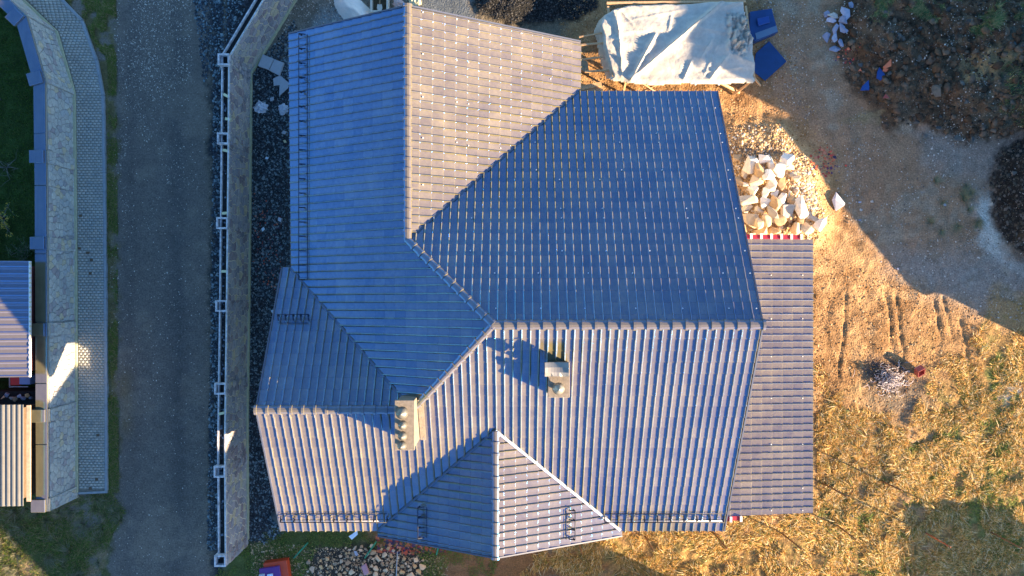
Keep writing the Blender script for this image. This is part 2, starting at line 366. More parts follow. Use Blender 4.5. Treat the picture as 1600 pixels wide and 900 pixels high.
# ------------------------------------------------------------------ ground: shape and colour fields (in pixel space of the ground plane)
ROCKP = [(1130, 190), (1215, 185), (1290, 250), (1300, 340), (1290, 385), (1160, 385), (1130, 300)]
MOUND = [(1325, -40), (1650, -40), (1650, 190), (1560, 215), (1500, 220), (1430, 190), (1390, 205), (1355, 165), (1325, 130), (1305, 70)]
MOUND2 = [(1560, 235), (1650, 190), (1650, 405), (1600, 400), (1555, 355), (1545, 290)]
BLACKP = [(735, -40), (935, -40), (935, 10), (905, 28), (850, 34), (800, 38), (745, 22)]
ROAD_L = [(-2000, 180), (0, 180), (200, 182), (500, 184), (700, 184), (900, 170), (3000, 170)]   # v, u of road's left edge
def lerp_tab(v, tab):
    return np.interp(v, [a for a, b in tab], [b for a, b in tab])
def ground_z(X, Y):
    X = np.asarray(X, float); Y = np.asarray(Y, float)
    U = 800 + X * F / D; V = 450 - Y * F / D
    far = sstep(35, 60, np.maximum(np.abs(X), np.abs(Y)))
    nw = fbm(X * .8, Y * .8, 1, 3) - .5
    z = .03 * (fbm(X * .25, Y * .25, 2, 2) - .5)
    road = sstep(176, 190, U) * sstep(345, 318, U)
    rough = (1 - road * .93)
    right = sstep(1130, 1200, U) + sstep(860, 830, V) * 0
    soil = np.clip(sstep(895, 930, U) , 0, 1)
    z = z + rough * .045 * (fbm(X * 2.2, Y * 2.2, 3, 4) - .5) + rough * .03 * (fbm(X * 7, Y * 7, 4, 2) - .5)
    z = z + road * .012 * (fbm(X * 3.5, Y * .35, 6, 3) - .5)
    z = z + soil * .12 * (fbm(X * 1.6, Y * .9, 8, 4) - .5)
    # heaps
    m = sstep(-10, 70, sd_poly(U, V, MOUND) + nw * 30); z = z + m * (.35 + 1.3 * fbm(X * .5, Y * .5, 12, 4) ** 1.5) + m * .22 * (np.abs(fbm(X * 1.4, Y * 1.4, 33, 4) - .5) * 3) + m * .45 * (fbm(X * 2.0, Y * 2.0, 13, 4) - .5) + m * .22 * (fbm(X * 5.5, Y * 5.5, 34, 3) - .5)
    m = sstep(-8, 40, sd_poly(U, V, MOUND2) + nw * 20); z = z + m * (.5 + .5 * fbm(X * 1.2, Y * 1.2, 14, 4))
    m = sstep(-15, 45, sd_poly(U, V, ROCKP) + nw * 20); z = z + m * .38 + m * .1 * (fbm(X * 4, Y * 4, 15, 3) - .5)
    m = sstep(-8, 40, sd_poly(U, V, BLACKP) + nw * 20); z = z + m * (.35 + .3 * fbm(X * 2, Y * 2, 16, 3))
    # wheel ruts in the bare soil
    for (ua, ub, v0, v1) in ((1384, 1398, 460, 550), (1398, 1412, 460, 545), (1462, 1470, 470, 530), (1476, 1486, 465, 530), (1322, 1310, 460, 590), (1500, 1520, 500, 600)):
        c = ua + (ub - ua) * np.clip((V - v0) / (v1 - v0), 0, 1) + nw * 8
        z = z - .07 * (.5 + fbm(X * 2, Y * 5, 17, 3)) * np.exp(-((U - c + (fbm(X * 1.0, Y * 1.0, 19, 3) - .5) * 7) / 2.3) ** 2) * sstep(v0 - 12, v0 + 8, V) * sstep(v1 + 14, v1 - 10, V)
    # dry-grass humps
    g = sstep(560, 720, V) * sstep(1230, 1300, U) + sstep(835, 860, V) * sstep(860, 950, U)
    z = z + np.clip(g, 0, 1) * .30 * (fbm(X * 1.3, Y * 1.3, 18, 3) - .5)
    return z * (1 - far)

def ground_col(X, Y):
    U = 800 + X * F / D; V = 450 - Y * F / D
    U0, V0 = U, V
    n1 = fbm(X * .9, Y * .9, 21, 4) - .5; n2 = fbm(X * 2.5, Y * 2.5, 22, 4) - .5; n3 = fbm(X * .3, Y * .3, 23, 3) - .5
    n4 = fbm(X * 6, Y * 6, 24, 3) - .5
    Uw = U + n2 * 26 + n4 * 10; Vw = V + (fbm(X * 2.5, Y * 2.5, 25, 4) - .5) * 26 + n4 * 10
    c = np.zeros(X.shape + (3,))
    def put(mask, col, var=0.0, nz=None):
        nonlocal c
        mask = np.clip(mask, 0, 1)[..., None]
        cc = np.array(col, float)
        if var: cc = cc * (1 + var * 2 * (nz if nz is not None else n2))[..., None]
        c = c * (1 - mask) + cc * mask
    c[:] = (.16, .13, .09)
    # left: garden
    put(sstep(130, 100, Uw), (.035, .060, .015), .6)
    # lower left meadow
    put(sstep(190, 160, Uw) * sstep(760, 790, Vw), (.10, .10, .035), .6)
    put(sstep(.08, .2, n1) * sstep(190, 160, Uw) * sstep(760, 790, Vw), (.24, .17, .10), .4)
    # verge between pavement and road
    put(sstep(95, 110, U) * sstep(190, 172, Uw) * sstep(790, 760, Vw), (.15, .12, .055), .5)
    put(sstep(.02, .12, n2) * sstep(95, 110, U) * sstep(186, 170, Uw), (.17, .14, .11), .3)
    # road
    rl = lerp_tab(V, ROAD_L)
    road = sstep(-6, 6, Uw - rl) * sstep(336, 318, Uw)
    put(road, (.150, .125, .105), .14)
    track = np.exp(-((U - 205 + n3 * 20) / 14) ** 2) * .5 + np.exp(-((U - 278 + n3 * 20) / 16) ** 2)
    put(road * track * .75, (.095, .085, .078), .1)
    put(road * np.exp(-((U - 196 - 10 * n1) / 12) ** 2) * sstep(560, 600, V) * sstep(700, 660, V) * .8, (.17, .125, .075))
    put(road * sstep(.0, .2, n1 + .1 * np.sin(Y)) * .4, (.22, .175, .135), .2)
    # gravel strip by the wall and rubble strip by the house
    put(sstep(322, 338, Uw) * sstep(352, 346, U), (.022, .028, .036), .5, n4)
    put(sstep(352, 356, U) * sstep(470, 440, U) * sstep(862, 835, Vw), (.026, .029, .034), .6, n4)
    yard = sstep(400, 430, U) * sstep(110, 70, Vw) * sstep(760, 720, U)
    put(yard, (.20, .17, .13), .35)
    put(yard * sstep(-20, 10, sd_poly(Uw, Vw, [(505, 20), (545, 20), (560, 50), (510, 70), (480, 60)])), (.22, .26, .27), .2)
    # below the house: grass, brick dust
    low = np.maximum(sstep(405, 425, U) * sstep(815, 830, V), sstep(340, 360, U) * sstep(835, 855, Vw)) * sstep(860, 800, U)
    put(low, (.09, .10, .03), .5)
    put(low * sstep(560, 600, Uw) * sstep(862, 850, Vw) , (.24, .11, .06), .5)
    put(low * sstep(660, 700, Uw) * sstep(840, 855, Vw), (.26, .13, .06), .35)
    put(low * sstep(470, 500, Uw) * sstep(690, 650, Uw) * sstep(845, 862, Vw), (.05, .042, .034), .4)
    # bare soil on the right
    r = sstep(870, 900, Uw) * (1 - sstep(800, 790, U))
    put(r, (.35, .20, .092), .5)
    put(r * sstep(-.02, .16, n1) * .7, (.23, .125, .055), .4)
    put(r * sstep(.05, .2, n3 + n2 * .5) * .5, (.47, .29, .14), .35)
    # compacted grey ground
    grey = sd_poly(Uw, Vw, [(1170, -60), (1700, -60), (1700, 530), (1560, 500), (1440, 450), (1385, 440), (1340, 380), (1310, 320), (1300, 250), (1235, 190), (1190, 150)])
    put(sstep(-15, 30, grey), (.30, .185, .11), .3)
    put(sstep(-10, 30, grey) * sstep(.02, .18, n1) * .7, (.30, .24, .17), .3)
    put(sstep(0, 30, grey) * sstep(-30, 20, sd_poly(Uw, Vw, [(1440, 200), (1600, 195), (1600, 240), (1560, 290), (1450, 260)])) * .7, (.24, .21, .18), .15)
    put(sstep(-12, 12, sd_poly(Uw, Vw, [(1520, 320), (1545, 300), (1560, 350), (1570, 400), (1600, 410), (1600, 430), (1540, 400)])), (.50, .47, .40), .2)
    put(sstep(-40, 30, sd_poly(Uw, Vw, [(1400, 400), (1620, 400), (1620, 500), (1560, 490), (1440, 450)])) * .7, (.28, .25, .22), .4, n4)
    # dark heaps
    put(sstep(-12, 8, sd_poly(Uw, Vw, MOUND)), (.095, .058, .034), .8, n4)
    put(sstep(-6, 12, sd_poly(Uw, Vw, MOUND)) * sstep(.0, .1, n1) * .7, (.12, .085, .055), .6, n4)
    put(sstep(-6, 12, sd_poly(Uw, Vw, MOUND)) * sstep(1480, 1560, Uw) * sstep(-.1, .1, n2) * .7, (.06, .075, .06), .5)
    put(sstep(-6, 12, sd_poly(Uw, Vw, [(1480, 95), (1540, 78), (1575, 100), (1540, 130), (1490, 140)])), (.30, .19, .09), .4)  # sunlit spot on the mound put into the earth colour
    put(sstep(-6, 6, sd_poly(Uw, Vw, [(1308, 198), (1360, 172), (1378, 178), (1360, 190)])), (.27, .19, .10), .2)  # streak of sunlight painted into the ground colour
    put(sstep(-12, 8, sd_poly(Uw, Vw, MOUND2)), (.022, .018, .015), .5, n4)
    put(sstep(-10, 6, sd_poly(Uw, Vw, BLACKP)), (.016, .016, .016), .5, n4)
    put(sstep(640, 660, Uw) * sstep(745, 730, Uw) * sstep(60, 40, V), (.10, .115, .13), .2)
    put(sstep(-10, 25, sd_poly(Uw, Vw, ROCKP)), (.60, .38, .18), .45, n4)
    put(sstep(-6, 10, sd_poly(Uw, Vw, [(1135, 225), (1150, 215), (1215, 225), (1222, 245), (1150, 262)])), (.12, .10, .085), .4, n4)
    # dry meadow
    dry = sstep(0, 60, (V - 600) * .6 + (U - 1280) * .5 - 40 + n1 * 160) * sstep(1225, 1290, U)
    dry = np.maximum(dry, sstep(835, 850, V) * sstep(880, 900, U))
    put(dry, (.33, .20, .075), .6, n4)
    put(dry * sstep(.02, .12, n2) * .8, (.13, .11, .04), .4)
    put(dry * sstep(.06, .16, n1) * .7, (.40, .24, .12), .4)
    put(sstep(-6, 6, sd_poly(Uw, Vw, [(820, 855), (900, 868), (960, 880), (900, 905), (760, 905)])), (.26, .13, .055), .2)
    put(sstep(-25, 25, sd_poly(Uw, Vw, [(1360, 600), (1440, 585), (1455, 640), (1400, 660), (1360, 630)])) * .8, (.16, .13, .10), .5, n4)
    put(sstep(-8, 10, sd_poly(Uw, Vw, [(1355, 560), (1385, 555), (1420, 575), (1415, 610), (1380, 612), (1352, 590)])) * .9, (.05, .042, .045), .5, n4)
    put(sstep(-8, 14, sd_poly(Uw, Vw, [(1555, 600), (1600, 590), (1620, 640), (1560, 640)])), (.46, .42, .33), .3, n4)
    put(sstep(-20, 30, sd_poly(Uw, Vw, [(1520, 520), (1640, 560), (1640, 900), (1500, 860), (1460, 760)])) * sstep(-.05, .1, n1 + n2) * .7, (.16, .17, .05), .4)
    return np.clip(c, .006, .8)

def build_ground():
    fx = np.arange(-26.0, 26.01, .085); fy = np.arange(-15.5, 15.51, .085)
    co = np.array([400, 250, 150, 100, 70, 50, 40, 33, 29, 27.2, 26.4])
    gx = np.concatenate([-co, fx, co[::-1]]); gy = np.concatenate([-co, [-24, -21, -18.5, -17, -16, -15.7], fy, [15.7, 16, 17, 18.5, 21, 24], co[::-1]])
    X, Y = np.meshgrid(gx, gy, indexing='ij')
    Z = ground_z(X, Y); C = ground_col(X, Y)
    nx, ny = X.shape
    idx = np.arange(nx * ny).reshape(nx, ny)
    Q = np.stack([idx[:-1, :-1], idx[1:, :-1], idx[1:, 1:], idx[:-1, 1:]], 2).reshape(-1, 4)
    o = fast_mesh('ground', np.stack([X, Y, Z], 2).reshape(-1, 3), Q, M_GROUND, smooth=True, kind='structure', col=C.reshape(-1, 3))
    o['label'] = 'earth ground with gravel road, bare soil and dry meadow'
    return o
build_ground()

# ------------------------------------------------------------------ roof planes
class Plane:                      # z = a + bx*x + by*y
    def __init__(s, a, bx, by): s.a = a; s.bx = bx; s.by = by
    def z(s, x, y): return s.a + s.bx * x + s.by * y
    def ge(s, q): return (s.a - q.a, s.bx - q.bx, s.by - q.by)     # half-plane where s >= q
    def shift(s, d): return Plane(s.a + d, s.bx, s.by)
def isect3(p, q, r):
    A = np.array([[p.bx - q.bx, p.by - q.by], [p.bx - r.bx, p.by - r.by]]); b = np.array([q.a - p.a, r.a - p.a])
    x, y = np.linalg.solve(A, b); return (float(x), float(y))
def isect_line(p, q, axis, val):
    """point of p=q on the line x=val (axis 0) or y=val (axis 1)"""
    if axis == 0: x = val; y = (q.a - p.a + (q.bx - p.bx) * x) / (p.by - q.by)
    else: y = val; x = (q.a - p.a + (q.by - p.by) * y) / (p.bx - q.bx)
    return (x, y)
XA = -3.66
AW = Plane(8.0 - .527 * XA, .527, 0.006); AE = Plane(8.0 + .545 * XA, -.545, 0.006)
BN = Plane(9.6 - .55 * 1.2, 0, -.55); BS = Plane(9.6 + .5 * 1.2, 0, .5)
CN = Plane(8.07 - .533 * 4.26, 0, -.533)
XD = -.59
DW = Plane(7.67 - .47 * XD, .47, 0); DE = Plane(7.67 + .451 * XD, -.451, 0)
LT = Plane(3.2 + .12 * 12.66, -.12, 0)
J = isect3(AW, AE, BN); T = isect3(AW, BN, BS); K = isect3(AW, BS, CN)
YG = 9.86; XW = -8.66; XE = 2.72; YN = 7.86; XB = 8.19; YS = -9.39; XC = -8.93; YD = -9.58; XL = 12.66
def hp_x(x, sgn): return (-sgn * x, sgn, 0)      # keep sgn*(X-x)>=0
def hp_y(y, sgn): return (-sgn * y, 0, sgn)
def clip_poly(pts, hps):
    for (c0, cx, cy) in hps:
        res = []; n = len(pts)
        if n == 0: return res
        d = [c0 + cx * p[0] + cy * p[1] for p in pts]
        for i in range(n):
            j = (i + 1) % n
            if d[i] >= 0: res.append(pts[i])
            if (d[i] >= 0) != (d[j] >= 0):
                t = d[i] / (d[i] - d[j]); p, q = pts[i], pts[j]
                res.append((p[0] + (q[0] - p[0]) * t, p[1] + (q[1] - p[1]) * t, p[2] + (q[2] - p[2]) * t))
        pts = res
    return pts
TW, TG = .29, .455
_px = [(0, .004), (.008, 0), (.10, -.004), (.218, 0), (.226, .020), (.238, .042), (.253, .054), (.268, .043), (.282, .020), (.289, .004)]
def tile_geom():
    v = []; f = []
    for (x, z) in _px: v.append((x, -.044, z + .004))
    for (x, z) in _px: v.append((x, -.010, z + .044))
    for (x, z) in _px: v.append((x, TG + .02, z + .002))
    n = len(_px)
    for i in range(n - 1):
        f.append((i, i + 1, i + 1 + n, i + n)); f.append((i + n, i + 1 + n, i + 1 + 2 * n, i + 2 * n))
    f.append((0, n, 2 * n))        # side edge of the pan
    return v, f
TV, TF = tile_geom()
tile_me = bpy.data.meshes.new('roof_tile'); tile_me.from_pydata(TV, [], TF); tile_me.materials.append(M_TILE)
def frame(pl):
    g = Vector((pl.bx, pl.by, 0)); s2 = pl.bx ** 2 + pl.by ** 2
    e2 = Vector((pl.bx, pl.by, s2)).normalized(); nrm = Vector((-pl.bx, -pl.by, 1)).normalized(); e1 = e2.cross(nrm)
    return e1, e2, nrm
tile_jobs = []           # (matrix, projected area) for whole tiles
stuffV = []; stuffF = []
def lay_tiles(pl, origin, i0, i1, j1, cons, phase=0.0, gauge=TG, parent_key='roof'):
    e1, e2, nr = frame(pl); O = Vector((origin[0], origin[1], pl.z(*origin)))
    for j in range(j1):
        for i in range(i0, i1):
            p = O + e1 * ((i + phase) * TW) + e2 * (j * gauge)
            c = p + e1 * TW / 2 + e2 * gauge / 2
            hps = cons(c.x, c.y)
            jz = random.uniform(0, .003)
            corners = [p, p + e1 * TW, p + e1 * TW + e2 * gauge, p + e2 * gauge]
            ins = [all(h[0] + h[1] * q.x + h[2] * q.y >= -1e-4 for h in hps) for q in corners]
            if not any(ins):
                if not all(h[0] + h[1] * c.x + h[2] * c.y >= 0 for h in hps): continue
            sg = gauge / TG; p = p + e1 * random.uniform(-.003, .003) + e2 * random.uniform(-.004, .004)
            M = Matrix(((e1.x, e2.x * sg, nr.x, p.x + nr.x * jz), (e1.y, e2.y * sg, nr.y, p.y + nr.y * jz), (e1.z, e2.z * sg, nr.z, p.z + nr.z * jz), (0, 0, 0, 1)))
            if all(ins):
                q = [(F * a.x / (D - a.z), F * a.y / (D - a.z)) for a in corners]
                ar = abs(sum(q[k][0] * q[(k + 1) % 4][1] - q[(k + 1) % 4][0] * q[k][1] for k in range(4))) / 2
                tile_jobs.append((ar, M, parent_key))
            else:
                wv = [tuple(M @ Vector(v)) for v in TV]
                for f in TF:
                    pp = clip_poly([wv[k] for k in f], hps)
                    if len(pp) >= 3:
                        n = len(stuffV); stuffV.extend(pp); stuffF.append(tuple(range(n, n + len(pp))))
e = 1e-3
lay_tiles(AW, (XW, YG), -60, 60, 30, lambda x, y: [hp_y(YG, -1), hp_x(XW - .03, 1)] + ([AE.ge(AW)] if y > J[1] else [BN.ge(AW), BS.ge(AW)]) + [AW.ge(CN)])
lay_tiles(AE, (XE, YN - .4), -45, 45, 18, lambda x, y: [hp_y(YG, -1), hp_x(XE + .03, -1), AW.ge(AE), AE.ge(BN)])
lay_tiles(BN, (XB, YN), -55, 55, 25, lambda x, y: [hp_x(XB, -1), BS.ge(BN), AW.ge(BN), BN.ge(AE)] + ([hp_x(XE - .3, 1)] if y > 7.3 else []))
lay_tiles(BS, (XC, YS), -62, 62, 22, lambda x, y: [hp_x(XB, -1), hp_x(XC, 1), BN.ge(BS)] + ([AW.ge(BS)] if x > K[0] else [CN.ge(BS)]) +
          ([BS.ge(DW)] if x < XD else [BS.ge(DE)]))
lay_tiles(CN, (K[0], .78), -30, 30, 14, lambda x, y: [hp_x(XC, 1), BS.ge(CN), CN.ge(AW)])
lay_tiles(DW, (-5.17, -4.0), -25, 25, 12, lambda x, y: [hp_y(YD, 1), DE.ge(DW), DW.ge(BS)] + ([hp_y(YS - .02, -1)] if x < -5.1 else []))
lay_tiles(DE, (4.24, YD), -25, 25, 12, lambda x, y: [hp_y(YD, 1), DW.ge(DE), DE.ge(BS)])
lt_n0 = YS
Y_LT0, Y_LT1 = W(0, 374, 3.3).y, W(0, 802, 3.3).y
lay_tiles(LT, (XL, Y_LT1), -60, 60, 12, lambda x, y: [hp_y(Y_LT0, -1), hp_y(Y_LT1, 1), hp_x(7.6, 1)], parent_key='porch')

# ------------------------------------------------------------------ the house
house = thing('house', 'large new house with steep interlocking anthracite tile roofs, two chimneys and a lower side roof', 'house')
roof = thing('roof', None, None); roof.parent = house
porch = thing('porch_roof', None, None); porch.parent = house; porch['label'] = 'low side roof of grey tiles with red and white verge ends'
tile_jobs.sort(key=lambda t: -t[0])
for ar, M, key in tile_jobs[:295]:
    o = bpy.data.objects.new('roof_tile', tile_me); COL.objects.link(o); o.parent = roof if key == 'roof' else porch; o.matrix_local = M
for ar, M, key in tile_jobs[295:]:
    n = len(stuffV); stuffV.extend([tuple(M @ Vector(v)) for v in TV]); stuffF.extend([tuple(k + n for k in f) for f in TF])
me = bpy.data.meshes.new('roof_tiles'); me.from_pydata(stuffV, [], stuffF); o = link('roof_tiles', me, M_TILE, roof); o['kind'] = 'stuff'

# deck slabs under the tiles
def deck(pl, poly, parent=roof, name='roof_deck'):
    MB().prism(poly, lambda x, y: pl.z(x, y) - .17, lambda x, y: pl.z(x, y) - .012).build(name, M_DECK, parent)
Gtop = isect_line(AW, AE, 1, YG - .02); V1 = isect_line(AE, BN, 0, XE - .01)
V2 = isect_line(AW, CN, 0, XC + .02); Bend = (XB - .02, -1.2); Cend = (XC + .02, -4.26)
DT = isect3(DW, DE, BS)
dEw = isect_line(DW, BS, 1, YS + .02); dEe = isect_line(DE, BS, 1, YS + .02)
ins = .02
deck(AW, [Gtop, (XW + ins, YG - ins), (XW + ins, isect_line(AW, CN, 0, XW + ins)[1]), K, T, J])
deck(AE, [Gtop, J, V1, (XE - ins, YG - ins)])
deck(BN, [J, T, Bend, (XB - ins, YN - ins), (V1[0], YN - ins), V1])
deck(BS, [T, K, Cend, (XC + ins, YS + ins), dEw, DT, dEe, (XB - ins, YS + ins), Bend])
deck(CN, [K, (XW + ins, isect_line(AW, CN, 0, XW + ins)[1]), (XC + ins, isect_line(AW, CN, 0, XW + ins)[1] + .05), Cend])
deck(DW, [DT, (XD, YD + ins), (-5.15, YD + ins), dEw]); deck(DE, [DT, dEe, (4.22, YD + ins), (XD, YD + ins)])
deck(LT, [(7.5, Y_LT0 - .03), (7.5, Y_LT1 + .03), (XL - ins, Y_LT1 + .03), (XL - ins, Y_LT0 - .03)], porch)

def roof_h(x, y):
    h = -9
    if x >= XW - .1 and x <= XE + .1 and J[1] < y <= YG + .1: h = max(h, min(AW.z(x, y), AE.z(x, y)))
    h2 = min(BN.z(x, y), BS.z(x, y), AW.z(x, y) if x < T[0] else 99) if (y < YN + .1) else -9
    if x < T[0] and y > -1.2: h2 = min(h2, AW.z(x, y))
    if not (x < V1[0] and y > YN): h = max(h, h2)
    if x < K[0] + .2: h = max(h, min(CN.z(x, y), BS.z(x, y)))
    if y < DT[1] + .1: h = max(h, min(DW.z(x, y), DE.z(x, y)))
    return h
def wall(pts, parent, name='wall'):
    m = MB()
    for (a, b) in zip(pts[:-1], pts[1:]):
        a = Vector((a[0], a[1], 0)); b = Vector((b[0], b[1], 0)); L = (b - a).length; n = max(2, int(L / .4)); d = (b - a) / L
        nr = Vector((d.y, -d.x, 0)) * .14
        for k in range(n):
            p = a + d * (L * k / n); q = a + d * (L * (k + 1) / n)
            zp = roof_h(p.x, p.y) - .22; zq = roof_h(q.x, q.y) - .22
            vs = [p - nr, q - nr, q - nr + Vector((0, 0, zq)), p - nr + Vector((0, 0, zp)), p + nr, q + nr, q + nr + Vector((0, 0, zq)), p + nr + Vector((0, 0, zp))]
            vs = [Vector((v.x, v.y, v.z - (.15 if i % 4 < 2 else 0))) for i, v in enumerate(vs)]
            m.add(vs, [(0, 1, 2, 3), (7, 6, 5, 4), (3, 2, 6, 7)])
    return m.build(name, M_RENDER, parent)
hw = .5
wall([(XW + hw, YG - hw), (XE - hw, YG - hw)], house); wall([(XE - hw, YG - hw), (XE - hw, YN - hw)], house)
wall([(XE - hw, YN - hw), (XB - hw, YN - hw)], house); wall([(XB - hw, YN - hw), (XB - hw, YS + hw)], house)
wall([(XB - hw, YS + hw), (4.0, YS + hw)], house); wall([(4.0, YS + hw - .1), (-4.9, YS + hw - .1)], house)
wall([(-4.9, YS + 1.0), (XC + 1.05, YS + 1.0)], house); wall([(XC + 1.05, YS + 1.0), (XC + 1.05, .4)], house)
wall([(XC + 1.05, .4), (XW + hw, .4), (XW + hw, YG - hw)], house)
def window(c, wx, wz, nrm, parent):
    """window on a wall, nrm is the outward direction"""
    t = Vector((-nrm[1], nrm[0], 0)); M = Matrix((t, Vector((nrm[0], nrm[1], 0)), Vector((0, 0, 1)))).transposed()
    c = Vector(c); m = MB()
    for s in (-1, 1):
        m.box(c + t * s * (wx / 2), (.07, .1, wz + .07), M=M); m.box(c + Vector((0, 0, s * wz / 2)), (wx - .07, .1, .07), M=M)
    m.box(c, (.05, .08, wz - .07), M=M)
    fr = m.build('window', M_FRAME, parent)
    MB().box(c - Vector((nrm[0], nrm[1], 0)) * .02, (wx - .06, .03, wz - .06), M=M).build('glass', M_GLASS, fr)
for y in (5.5, 2.0, -3.0, -6.5):
    window((XB - hw + .18, y, 1.7), 1.4, 1.3, (1, 0), house) if y in (5.5,) else None
for x, o_ in ((-6.6, 1.0), (6.3, hw)): window((x, YS + o_ - .17, 1.7), 1.4, 1.3, (0, -1), house)
for x in (-2.6, 1.6): window((x, YS + hw - .27, 1.6), 1.6, 1.5, (0, -1), house); window((x, YS + hw - .27, 4.4), 1.4, 1.2, (0, -1), house)
for y in (-2.2, -6.4): window((XC + 1.05 - .17, y, 1.7), 1.3, 1.3, (-1, 0), house)
for y in (3.0, 7.5): window((XW + hw - .17, y, 1.7), 1.3, 1.3, (-1, 0), house)
for y in (4.6,-1.2,-6.4): window((XB - hw + .17, y, 6.0 if y<2 else 4.4), 1.1, .9, (1, 0), house)
# posts of the low side roof
for y in (Y_LT0 - .4, (Y_LT0 + Y_LT1) / 2, Y_LT1 + .4):
    MB().box((XL - .35, y, (LT.z(XL - .35, y) - .2) / 2 - .05), (.3, .3, LT.z(XL - .35, y) - .1)).build('post', M_RENDER, house)
# ridges and hips made of overlapping half-round caps
ridge_me = {}
def cap_mesh(L, r, collar=True):
    m = MB(); n = 7
    def ring(y, rr, lift): return [(math.cos(math.pi * k / (n - 1)) * rr, y, math.sin(math.pi * k / (n - 1)) * rr * .62 + lift) for k in range(n)]
    secs = [(-.02, r * 1.0, .0), (L - .07, r * 1.0, .0), (L - .065, r * 1.22, .022), (L + .02, r * 1.22, .022)]
    vs = [];
    for y, rr, l in secs: vs += ring(y, rr, l)
    fs = []
    for i in range(len(secs) - 1):
        for k in range(n - 1):
            a = i * n + k; fs.append((a, a + 1, a + 1 + n, a + n))
    fs.append(tuple(range(3 * n, 4 * n))); fs.append(tuple(range(n))[::-1])
    m.add(vs, fs)
    me = bpy.data.meshes.new('ridge_cap'); me.from_pydata(m.v, [], m.f); me.materials.append(M_RIDGE); return me
def ridge_line(a, b, name='ridge', r=.15, pitch=.41, lift=.03, label=None):
    a = Vector(a); b = Vector(b); d = b - a; L = d.length; n = max(1, round(L / pitch)); p = L / n; d /= L
    side = d.cross(Vector((0, 0, 1))).normalized(); up = side.cross(d)
    rt = thing(name, None, None); rt.parent = house
    if label: rt['label'] = label
    me = cap_mesh(p, r)
    for k in range(n):
        o = bpy.data.objects.new('ridge_cap', me); COL.objects.link(o); o.parent = rt
        q = a + d * (p * k) + up * lift
        jit = random.uniform(-.006, .006)
        o.matrix_local = Matrix(((side.x, d.x, up.x, q.x + jit), (side.y, d.y, up.y, q.y + jit), (side.z, d.z, up.z, q.z), (0, 0, 0, 1)))
def P3(pl, xy, dz=0.0): return (xy[0], xy[1], pl.z(*xy) + dz)
ridge_line(P3(AW, J, .02), P3(AW, (Gtop[0], YG + .04), .02), r=.14, pitch=.36)
ridge_line(P3(AW, J, .02), P3(AW, T, .03), 'hip', r=.13, pitch=.42)
ridge_line(P3(AW, K, .02), P3(AW, T, .03), 'hip', r=.12, pitch=.42)
ridge_line(P3(BS, T, .03), P3(BS, (XB + .06, -1.2), .03), r=.16, pitch=.42)
ridge_line(P3(BS, (K[0] - .1, -4.26), .02), P3(BS, (XC - .05, -4.26), .02), r=.15, pitch=.42)
ridge_line(P3(DW, (XD, DT[1] - .05), .02), P3(DW, (XD, YD - .04), .02), r=.13, pitch=.42)
# valleys and flashings
def strip(a, b, wd, th, mt, name, lift=.06, parent=None):
    a = Vector(a) + Vector((0, 0, lift)); b = Vector(b) + Vector((0, 0, lift))
    return MB().beam(a, b, wd, th).build(name, mt, parent or house)
strip(P3(AE, J), P3(AE, V1), .10, .05, M_FLASHD, 'valley_flashing', lift=.04)
strip(P3(BS, DT), P3(BS, dEw), .07, .06, M_FLASHD, 'valley_flashing', lift=.05)
strip(P3(BS, DT), P3(BS, dEe), .10, .05, M_FLASH, 'valley_flashing', lift=.075)['label'] = 'bright bare metal valley strip beside the lit dormer slope'
strip(P3(AW, K), P3(AW, isect_line(AW, CN, 0, XW)), .07, .05, M_FLASHD, 'valley_flashing', lift=.04)
# verge boards
def verge(a, b, pl, dx=0, dy=0):
    a = (a[0] + dx, a[1] + dy); b = (b[0] + dx, b[1] + dy)
    strip(P3(pl, a), P3(pl, b), .05, .18, M_BOARD, 'verge_board', lift=-.03)
verge((XB, YN), (XB, -1.2), BN, .035); verge((XB, -1.2), (XB, YS), BS, .035)
verge((XW, YG), (Gtop[0], YG), AW, 0, .035); verge((Gtop[0], YG), (XE, YG), AE, 0, .035)
verge((XC, -4.26), (XC, YS), BS, -.03); verge((XC, -4.26), (XC, .75), CN, -.03)
verge((XD, YD), (-5.17, YD), DW, 0, -.03); verge((XD, YD), (4.24, YD), DE, 0, -.03)
# red and white verge ends of the low side roof
for (ys, x0, x1, sgn) in ((Y_LT0, 8.25, XL - .15, 1), (Y_LT1, 8.25, 10.0, -1)):
    n = int((x1 - x0) / .44)
    for k in range(n):
        xa = x0 + k * .44
        MB().box((xa + .16, ys + sgn * .09, LT.z(xa, 0) - .0), (.31, .18, .10)).build('verge_end', M_RED, porch)
        MB().box((xa + .37, ys + sgn * .11, LT.z(xa, 0) + .03), (.09, .22, .12)).build('verge_trim', M_WHITEP, porch)
